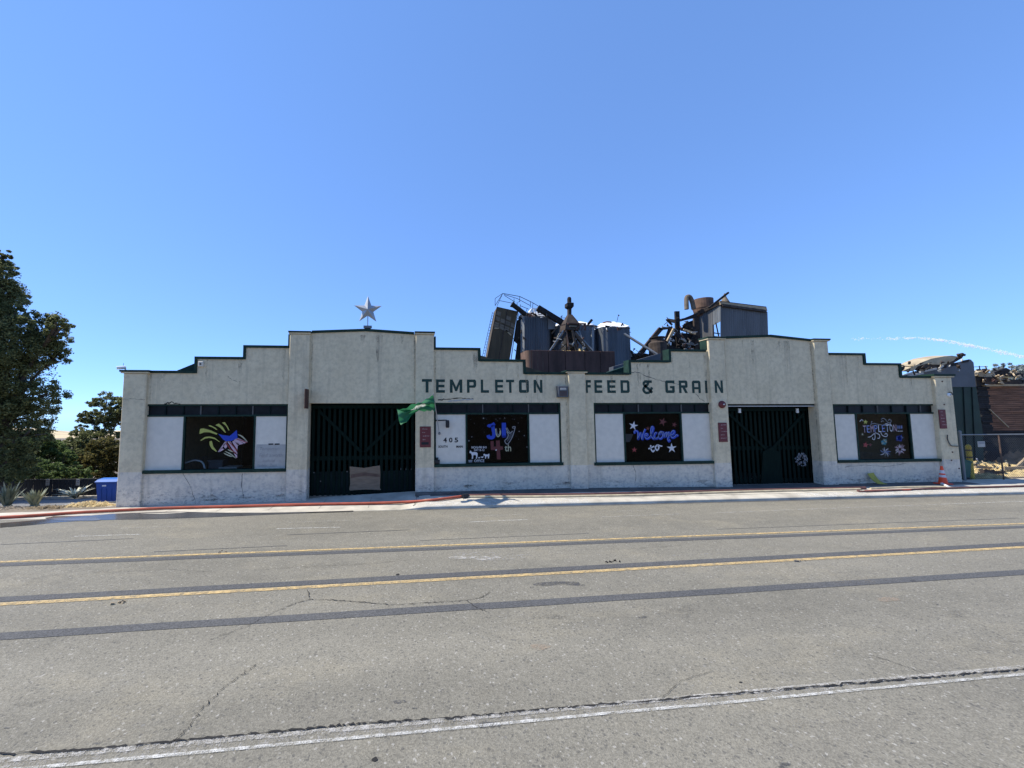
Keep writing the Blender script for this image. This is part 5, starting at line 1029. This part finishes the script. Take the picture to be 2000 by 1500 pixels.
# slanting pipe, dark beam, drum between bins and metal shed
fixed(MB().tube([at(1219, 652, MY - 2), at(1283, 692, MY - 3)], .085, 10), 'steel_pipe', 'galv_light', 'long pale steel pipe slanting down from the right-hand bin', 'pipe')
fixed(MB().bar(at(1246, 696, MY), at(1290, 642, MY), .32, .2).bar(at(1287, 643, MY), at(1312, 640, MY), .16, .2), 'bent_beam', 'char_brown', 'dark bent roof beam standing against the sky', 'beam')
dr = thing('burnt_drum', at(1285, 720, MY - 1), 'squat rust-black drum with a flat lid among the wreckage', 'drum'); c = at(1284, 668, MY - 1); k = ppm(MY - 1, 1284)
MB().lathe([(16 / k, -2.2), (16 / k, -.1), (13 / k, 0), (11.5 / k, .02), (11.5 / k, .28)], (c.x, MY - 1, c.z), 20).build('shell', 'char_brown', dr); MB().lathe([(14 / k, .28), (14 / k, .34), (4 / k, .40)], (c.x, MY - 1, c.z), 20).build('lid', 'char', dr)
wr_ = thing('wreckage_heap', at(1325, 720, MY), 'tangle of charred beams and torn pale sheets beside the metal shed', 'wreckage')
for a, b, w_, mt in (((1322, 608), (1325, 700), .34, 'char'), ((1303, 625), (1320, 628), .22, 'char'), ((1318, 628), (1360, 618), .18, 'char'), ((1335, 624), (1362, 613), .16, 'char'), ((1359, 618), (1362, 700), .42, 'char_brown'), ((1310, 640), (1295, 680), .25, 'char'), ((1297, 680), (1316, 642), .16, 'wood_tan'), ((1334, 644), (1358, 652), .16, 'wood_tan'), ((1332, 661), (1338, 668), .2, 'board_old'), ((1320, 650), (1348, 690), .3, 'char'), ((1360, 655), (1332, 692), .35, 'char'), ((1330, 690), (1300, 676), .4, 'char'), ((1340, 630), (1356, 645), .3, 'char'), ((1312, 634), (1302, 624), .08, 'char'), ((1345, 690), (1348, 664), .06, 'galv_light'), ((1300, 692), (1330, 684), .4, 'char'), ((1292, 676), (1308, 690), .3, 'rust')):
    dy = random.uniform(-.5, .5); MB().bar(at(*a, MY + dy), at(*b, MY + dy + random.uniform(-.4, .4)), w_, .15).build('beam', mt, wr_)
for pts, mt in (([(1326, 650), (1362, 652), (1362, 705), (1310, 705), (1312, 656)], 'char'), ([(1336, 632), (1362, 622), (1360, 650), (1330, 646)], 'char'), ([(1302, 690), (1310, 660), (1310, 682)], 'board_old'), ([(1298, 676), (1313, 646), (1319, 642), (1316, 652)], 'board_old'), ([(1328, 650), (1336, 648), (1330, 654)], 'board_old'), ([(1336, 628), (1344, 626), (1342, 630)], 'board_old'), ([(1266, 706), (1300, 690), (1312, 706)], 'rust')):
    quad(MB(), pts, MY + (.6 if mt == 'char' else -.1), .04).build('torn_sheet', mt, wr_)
for cx in (1339, 1352): c = at(cx, 683, MY - .8); MB().tube(cmr([(c.x - .15, MY - .8, c.z - .3), (c.x - .1, MY - .8, c.z + .02), (c.x + .1, MY - .8, c.z + .03), (c.x + .14, MY - .8, c.z - .25)]), .04, 6).build('bent_pipe', 'galv_light', wr_)
quad(MB(), [(1218, 690), (1260, 690), (1320, 703), (1320, 715), (1218, 715)], MY + .4, .1).build('fallen_sheet', 'char_brown', wr_); quad(MB(), [(1219, 655), (1226, 680), (1236, 686), (1240, 700), (1219, 700)], MY + .1, .06).build('torn_sheet', 'char', wr_)
def scrap(par, x0, x1, y0, y1, Y, n, seed, mats=('char', 'char', 'char_brown', 'rust', 'galv_light', 'board_old')):
    r = random.Random(seed)
    for k in range(n):
        x, y = r.uniform(x0, x1), r.uniform(y0, y1); a = r.uniform(0, 3.14); l = r.uniform(3, 13); Yk = Y + r.uniform(-.6, .6); q = (x + l * math.cos(a), y - l * math.sin(a) * .8)
        if k % 3: MB().bar(at(x, y, Yk), at(*q, Yk + r.uniform(-.4, .4)), r.uniform(.025, .07)).build('scrap_rod', r.choice(mats), par)
        else:
            p = [at(x, y, Yk), at(x + r.uniform(3, 8), y - r.uniform(-2, 5), Yk + .1), at(*q, Yk - .1), at(x + r.uniform(-2, 2), y - r.uniform(3, 7), Yk)]; MB().slab(p, (0, .03, 0)).build('scrap_sheet', r.choice(mats), par)
scrap(wr_, 1294, 1358, 640, 690, MY - .5, 42, 3); scrap(wr_, 1225, 1275, 684, 700, MY - .5, 14, 4); scrap(hp, 1085, 1140, 655, 684, HY - .6, 22, 5); scrap(wr_, 1296, 1350, 622, 645, MY, 12, 6, ('char', 'char_brown'))
scrap(A_, 1022, 1070, 608, 620, Ya - .1, 12, 8, ('char', 'galv_light', 'roof_sunlit', 'rust')); scrap(B2, 1150, 1222, 636, 648, MY - 1.3, 14, 9, ('char', 'galv_light', 'roof_sunlit', 'rust')); scrap(tw, 1008, 1022, 620, 690, MY - .2, 12, 10, ('char', 'char_brown'))
# tall metal shed
SY = MY - 1.; sh = thing('metal_shed', at(1430, 760, SY), 'tall grey-blue corrugated shed with a burnt roof edge, above the right gate', 'shed'); corner_t, corner_b = at(1407, 594, SY), at(1407, 740, SY)
rt, rb = at(1499, 609, SY + .8), at(1503, 740, SY + .8)
corr(corner_b, rb, corner_t, rt, 26, .018).build('front_sheet', 'galv_shed', sh)
for (a, b, ya, yb) in ((1361, 1393, 1.6, .5),):
    corr(at(a + 2, 740, SY + ya), at(b, 740, SY + yb), at(a, 616, SY + ya), at(b, 600, SY + yb), 10, .018).build('side_sheet', 'galv_shed', sh)
corr(at(1393, 636, SY + .5), at(1407, 628, SY + .02), at(1393, 600, SY + .5), at(1407, 594, SY + .02), 4, .018).build('side_sheet', 'galv_light', sh)
corr(at(1393, 740, SY + .5), at(1407, 740, SY + .02), at(1393, 656, SY + .5), at(1407, 657, SY + .02), 4, .018).build('side_sheet', 'galv_shed', sh)
for a, b in (((1398, 630), (1404, 658)), ((1393, 650), (1406, 652)), ((1393, 634), (1394, 657))): MB().bar(at(*a, SY + .3), at(*b, SY + .3), .06).build('hole_edge', 'char', sh)
MB().slab([at(1356, 612, SY + 1.5), at(1407, 589, SY - .1), at(1409, 593, SY - .1), at(1358, 618, SY + 1.5)], (.1, .25, 0)).build('roof_edge', 'char_brown', sh); MB().slab([at(1406, 589, SY - .1), at(1497, 600, SY + .7), at(1499, 607, SY + .7), at(1408, 595, SY - .1)], (0, .3, 0)).build('roof_edge', 'wood_tan', sh); MB().slab([at(1410, 593, SY - .16), at(1495, 605, SY + .6), at(1499, 610, SY + .6), at(1412, 598, SY - .16)], (0, .1, 0)).build('roof_batten', 'char_brown', sh)
MB().slab([at(1356, 612, SY + 1.5), at(1407, 589, SY - .1), at(1497, 600, SY + .7), at(1480, 601, SY + 4)], (0, 0, .05)).build('roof', 'char_brown', sh)
c = at(1373, 603, SY + 1.6); k = ppm(SY + 1.6, 1373); dm = thing('rusty_cyclone', (c.x, SY + 1.6, c.z - .4), 'rust-brown round collector on the shed roof with a curved duct', 'collector'); MB().lathe([(14 / k, -.7), (17 / k, -.1), (18 / k, 0), (18 / k, .72), (16.5 / k, .74), (16.5 / k, .70)], (c.x, SY + 1.6, c.z), 26).build('drum', 'rust_light', dm, smooth=False)
MB().tube(cmr([at(1355, 604, SY + 1.2), at(1352, 590, SY + 1.2), at(1347, 580, SY + 1.2), at(1341, 582, SY + 1.2), at(1341, 604, SY + 1.2)]), .16, 10).build('duct', 'tower_panel', dm)
fixed(MB().bar(at(1385, 601, SY - .2), at(1422.5, 571.5, SY - .2), .13), 'fallen_pole', 'char', 'black pole lying up across the shed roof', 'pole')
c = at(1416, 591, SY + .6); fixed(MB().lathe([(.30, 0), (.14, .35), (.06, .62), (.05, .7)], (c.x, SY + .6, c.z), 14), 'roof_cowl', 'tower_panel', 'small pointed cowl on the shed roof beside the black pole', 'cowl')

# ================================================================ BURNT ANNEX AND YARD AT THE RIGHT
RY = 3.2
an = thing('burnt_annex', at(1880, 900, RY), 'burnt grey and green annex with a collapsed roof behind the end pilaster', 'building')
Z1 = (1740, 680, 5.357)
def zp(x, y, Y): return at(Z1[0] + x / Z1[2], Z1[1] + y / Z1[2], Y)
def zq(pts, Y, th, mat, name, par, off=None): return MB().slab([zp(x, y, Y) for x, y in pts], off or (0, th, 0)).build(name, mat, par)
zq([(90, 290), (300, 235), (520, 190), (700, 150), (835, 118), (866, 150), (880, 300), (892, 405), (640, 405), (480, 420), (90, 420)], RY, .12, 'metal_panel', 'upper_wall', an)
zq([(560, 407), (893, 407), (965, 900), (975, 1250), (700, 1250)], RY + .02, .12, 'wall_green', 'lower_wall', an)
for x in (760, 850): zq([(x - 3, 410), (x + 3, 410), (x + 42, 1200), (x + 34, 1200)], RY - .01, .02, 'trim_dark', 'wall_seam', an)
xe = zp(893, 600, RY).x; MB().box(xe - .10, xe + .02, RY + .145, RY + 1.2, .1, zp(893, 407, RY).z).build('return_wall', 'wall_green', an); MB().box(xe - .10, xe + .02, RY + .125, RY + 1.2, zp(893, 407, RY).z + .003, zp(866, 160, RY).z - .05).build('return_wall', 'metal_panel', an)
for pts in ([(520, 195), (585, 180), (583, 205), (522, 212)], [(635, 160), (705, 148), (700, 180), (640, 187)], [(750, 130), (825, 115), (812, 145), (752, 155)], [(410, 215), (470, 205), (465, 232), (412, 235)], [(290, 240), (345, 235), (330, 268), (300, 262)]): zq(pts, RY - .03, .02, 'char', 'rafter_pocket', an)
zq([(130, 235), (215, 200), (330, 145), (420, 110), (560, 85), (640, 78), (700, 88), (655, 130), (560, 172), (430, 172), (425, 148), (280, 190), (235, 240), (180, 245)], RY - .15, .5, 'plywood', 'roof_sheet', an, (.05, .7, .10))
zq([(250, 215), (300, 175), (425, 146), (432, 172), (560, 172), (660, 130), (750, 60), (768, 70), (745, 105), (640, 165), (470, 210), (300, 235)], RY - .10, .1, 'char_brown', 'rafter_edge', an)
zq([(0, 178), (110, 172), (200, 182), (150, 210), (110, 230), (95, 185)], RY + .3, .2, 'plywood', 'roof_sheet', an); zq([(105, 200), (150, 188), (140, 225), (110, 240)], RY - .2, .05, 'char', 'torn_edge', an)
for a, b in (((700, 62), (735, 95)), ((735, 58), (770, 75)), ((100, 295), (240, 255)), ((110, 300), (330, 262)), ((300, 250), (470, 215))): MB().bar(zp(*a, RY - .2), zp(*b, RY - .2), .09).build('splintered_rafter', 'char_brown' if a[0] > 500 else 'board_old', an)
scrap(an, 1765, 1880, 708, 732, RY - .25, 26, 11, ('char', 'char_brown', 'board_old', 'plywood'))
# stacked-timber wall
TWY = 4.6; tb = thing('timber_wall', at(1975, 930, TWY), 'wall of stacked brown planks with a charred stepped end', 'wall'); rows = 40; ztop = zp(1200, 385, TWY).z; zbot = .1; xr = 40.; pk = MB(); ck = MB(); pl2 = MB()
for i in range(rows):
    z0 = zbot + (ztop - zbot) * i / rows; z1 = zbot + (ztop - zbot) * (i + .9) / rows; yv = random.uniform(-.03, .03); u = (i + .5) / rows; xa = zp(1045 - 50 * u, 890 - 500 * u, TWY).x + random.uniform(-.04, .04); cut = xa
    while cut < xr:
        nx = min(xr, cut + random.uniform(1.2, 3.6)); (pl2 if z1 < 2.05 + random.uniform(-.1, .1) else pk).bevel(cut + .006, nx - .006, TWY + yv, TWY + .14, z0, z1, .008); cut = nx
    xe = zp(965 - 65 * u, 890 - 500 * u, TWY - .1).x + random.uniform(-.09, .09); ck.bevel(xe, xa + random.uniform(-.02, .05), TWY - .08 + random.uniform(-.06, .06), TWY + .2, z0, z1 + .01, .01)
pk.build('planks', 'wood_brown', tb, kind='stuff'); pl2.build('scorched_planks', 'char', tb, kind='stuff'); ck.build('charred_ends', 'char', tb, kind='stuff')
MB().box(zp(960, 700, TWY).x, xr, TWY + .16, TWY + .22, zbot, ztop - .02).build('backing', 'char', tb)
MB().bar(zp(1030, 640, TWY - .15), zp(1230, 830, TWY - .15), .05).build('fallen_lath', 'wood_tan', tb)
for pts, mt, nm in (([(985, 380), (1400, 375), (1400, 395), (1000, 400)], 'wood_tan', 'top_plate'), ([(970, 300), (1150, 300), (1180, 380), (985, 375)], 'char_brown', 'upper_board'), ([(1140, 330), (1400, 325), (1400, 378), (1170, 380)], 'char_brown', 'upper_board'), ([(880, 260), (950, 235), (1090, 270), (1110, 300), (960, 300), (890, 290)], 'plywood', 'roof_scrap'), ([(1100, 290), (1260, 300), (1310, 315), (1130, 325)], 'straw', 'roof_scrap'), ([(1060, 262), (1150, 225), (1210, 205), (1250, 230), (1230, 260), (1390, 262), (1390, 300), (1120, 290)], 'char', 'burnt_roof'), ([(880, 262), (940, 215), (955, 250)], 'char', 'burnt_roof'), ([(975, 240), (995, 212), (1030, 250)], 'char', 'burnt_roof'), ([(890, 262), (960, 250), (985, 380), (900, 400), (885, 300)], 'char', 'burnt_edge')):
    zq(pts, TWY - random.uniform(.05, .25), .15, mt, nm, tb)
MB().bar(zp(1100, 290, TWY - .3), zp(1175, 378, TWY - .3), .07).build('splint', 'wood_tan', tb); MB().bar(zp(870, 196, TWY), zp(1010, 194, TWY), .03).build('antenna', 'black_metal', tb); MB().bar(zp(925, 185, TWY), zp(930, 220, TWY), .03).build('antenna', 'black_metal', tb)
scrap(tb, 1908, 2000, 724, 750, TWY - .2, 40, 12, ('char', 'char_brown', 'wood_tan', 'rust', 'plywood'))
# chain-link fence
FX0 = at(1877, 900, .12).x + .08; FX1 = 30.; zt = at(1900, 849, .12).z; zb_ = .19; cf = thing('chain_link_fence', (FX0, .12, zb_), 'galvanised chain-link fence closing the burnt yard', 'fence')
wm = MB(); st_ = .105; hgt = zt - zb_ - .08
x = FX0 - hgt
while x < FX1:
    for sg in (1, -1):
        a, b = (x, zb_ + .06), (x + hgt, zb_ + .06 + hgt)
        if sg < 0: a, b = (x, zb_ + .06 + hgt), (x + hgt, zb_ + .06)
        if a[0] < FX0: t = (FX0 - a[0]) / (b[0] - a[0]); a = (FX0, a[1] + (b[1] - a[1]) * t)
        if b[0] > FX1: t = (FX1 - a[0]) / (b[0] - a[0]); b = (FX1, a[1] + (b[1] - a[1]) * t)
        if b[0] - a[0] > .05: wm.tube([(a[0], .12 + .004 * sg, a[1]), (b[0], .12 + .004 * sg, b[1])], .0026 if sg > 0 else .0042, 4, False)
    x += st_
wm.build('wire_mesh', 'galv', cf, kind='stuff')
MB().tube([(FX0, .12, zt), (FX1, .12, zt)], .022, 8).build('top_rail', 'galv_light', cf); MB().tube([(FX0, .12, zb_ + .06), (FX1, .12, zb_ + .06)], .008, 6).build('bottom_wire', 'black_metal', cf)
for px in (1955,): x = at(px, 870, .12).x; MB().tube([(x, .15, .0), (x, .15, zt - .02)], .024, 10).build('post', 'rust_light', cf)
MB().tube([(FX0, .12, .0), (FX0, .12, zt + .12)], .045, 12).build('end_post', 'galv_light', cf); MB().lathe([(.05, 0), (.045, .03), (.01, .06)], (FX0, .12, zt + .12), 12).build('post_cap', 'galv_light', cf)
a, b = at(1908.5, 862, .09), at(1924, 873, .09); sg = thing('fence_sign', ((a.x + b.x) / 2, .09, b.z), 'small white rectangular notice wired to the chain-link fence', 'sign'); MB().bevel(a.x, b.x, .078, .09, b.z, a.z, .004).build('plate', 'board_old', sg); h_ = a.z - b.z
MB().ribbon([(a.x + .03, .075, a.z - h_ * .3), (b.x - .03, .075, a.z - h_ * .3)], h_ * .32, (0, -1, 0)).build('faded_print', 'art_grey', sg)
yd = thing('yard_rubble', (27, 2.2, .1), 'scattered splinters and scrap strewn over the burnt yard behind the fence', 'rubble')
scrap(yd, 1905, 2010, 905, 932, 2.2, 60, 13, ('wood_tan', 'char', 'char_brown', 'plywood', 'board_old'))
# bollard, green cart
By = .50; a = at(1900, 918, By); c = Vector((at(1893, 890, By).x, By, .12)); H = at(1892, 868, By).z - .12; bo = thing('bollard', c, 'yellow steel bollard with a domed top behind the chain-link fence', 'bollard')
MB().lathe([(.085, 0), (.085, H - .1), (.075, H - .05), (.045, H - .01), (.01, H)], c, 18).build('pipe', 'bollard_yellow', bo, smooth=False)
for z in (H * .62, H * .82): MB().lathe([(.086, 0), (.089, .01), (.089, .05), (.086, .06)], c + Vector((0, 0, z)), 18, False).build('band', 'rust_light', bo)
Gy = .38; a, b = at(1878, 896, Gy), at(1894, 922, Gy); x0, x1 = a.x, at(1894, 905, Gy).x; gz = .14; zt2 = a.z; ct = thing('green_cart', ((x0 + x1) / 2, Gy, gz), 'dark green plastic cart standing behind the fence end post', 'cart')
MB().hexa([(x0 + .08, Gy, gz + .12), (x1 - .05, Gy, gz + .12), (x1 - .05, Gy + .4, gz + .12), (x0 + .08, Gy + .4, gz + .12), (x0, Gy - .05, zt2 - .04), (x1, Gy - .05, zt2 - .16), (x1, Gy + .5, zt2 - .16), (x0, Gy + .5, zt2 - .04)]).build('tub', 'cart_green', ct)
MB().hexa([(x0 - .02, Gy - .08, zt2 - .04), (x1 + .03, Gy - .08, zt2 - .16), (x1 + .03, Gy + .52, zt2 - .16), (x0 - .02, Gy + .52, zt2 - .04), (x0 - .02, Gy - .08, zt2), (x1 + .03, Gy - .08, zt2 - .12), (x1 + .03, Gy + .52, zt2 - .12), (x0 - .02, Gy + .52, zt2)]).build('rim', 'cart_green', ct)
for xx in (x0 + .12, x1 - .12): MB().tube([(xx - .03, Gy + .05, gz + .07), (xx + .03, Gy + .05, gz + .07)], .07, 12).build('wheel', 'black_metal', ct)
# yard: grain heaps and fallen timbers
mound('grain_heap', 1884, 1990, 930, 14, 2.6, 3.0, 'straw', 'pale spilled grain heap behind the fence beside the bollard', 31, lambda x, y: .1, 'grain')
mound('grain_heap', 1895, 1960, 941, 8, .75, .7, 'straw', 'low fan of spilled grain at the foot of the chain-link fence', 32, lambda x, y: .12, 'grain')
mound('debris_heap', 1955, 2060, 925, 26, 3.4, 1.6, 'burnt_soil', 'brown heap of burnt debris under the timber wall', 33, lambda x, y: .1, 'debris')
mound('ash_heap', 1885, 1965, 915, 10, 3.9, 1.2, 'char', 'black ash bank along the foot of the burnt annex', 34, lambda x, y: .1, 'ash')
for i, (a, b, w_, mt, lb) in enumerate((((1918, 921), (2030, 936), .22, 'char_brown', 'charred beam lying across the grain heap'), ((1960, 915), (2040, 912), .14, 'wood_tan', 'pale plank lying level on the debris heap'), ((1978, 920), (2012, 888), .12, 'wood_tan', 'pale plank propped steeply on the debris heap'), ((1990, 921), (2022, 893), .10, 'char', 'black plank propped beside the pale one'), ((1905, 912), (1945, 914), .10, 'wood_tan', 'pale board at the back of the grain heap'), ((1960, 922), (2040, 926), .12, 'char', 'black board half buried in the debris'), ((1915, 911), (1990, 926), .12, 'char_brown', 'brown beam end sloping into the grain heap'))):
    Y = 1.5 + .12 * i; fixed(MB().bar(at(*a, Y), at(*b, Y + .2), w_, w_ * .6), 'fallen_timber', mt, lb, 'timber', 'fallen timbers in the yard')
c = at(1907, 897, 2.6); fixed(MB().slab([c, c + Vector((.22, .1, .03)), c + Vector((.14, 0, -.12))], (0, .02, .01)), 'paper_scrap', 'art_white', 'white paper scrap caught behind the chain-link fence', 'paper')
# ================================================================ WATER JET
jp = cmr([at(x, y, 16.) for x, y in ((1664, 661.5), (1705, 661), (1755, 661), (1795, 660), (1835, 664), (1870, 670), (1910, 678), (1950, 686), (2010, 700))], 30); wj = MB(); n = len(jp)
def drop(p, s, e):
    d = Vector((1, 0, 0)) * e
    wj.add([p + d * s, p - d * s, p + Vector((0, s * .6, 0)), p - Vector((0, s * .6, 0)), p + Vector((0, 0, s * .7)), p - Vector((0, 0, s * .7))], [(0, 2, 4), (2, 1, 4), (1, 3, 4), (3, 0, 4), (2, 0, 5), (1, 2, 5), (3, 1, 5), (0, 3, 5)])
rj = np.random.default_rng(5)
for k in range(2600):
    u = rj.uniform(0, 1) ** .8; p = jp[int(u * (n - 1))]; puff = .5 + .5 * math.sin(u * 47) * math.sin(u * 19 + 1)
    if rj.uniform() > puff * (.12 + .95 * min(1, u * 1.5)): continue
    drop(p + Vector((rj.normal() * .12, rj.normal() * .12, rj.normal() * .055 - abs(rj.normal()) * .03 * (1 - u))), rj.uniform(.018, .06), rj.uniform(1., 2.4))
wj.build('water_jet', 'spray', kind='stuff', label='thin white arc of fire-hose water high over the annex', cat='water')
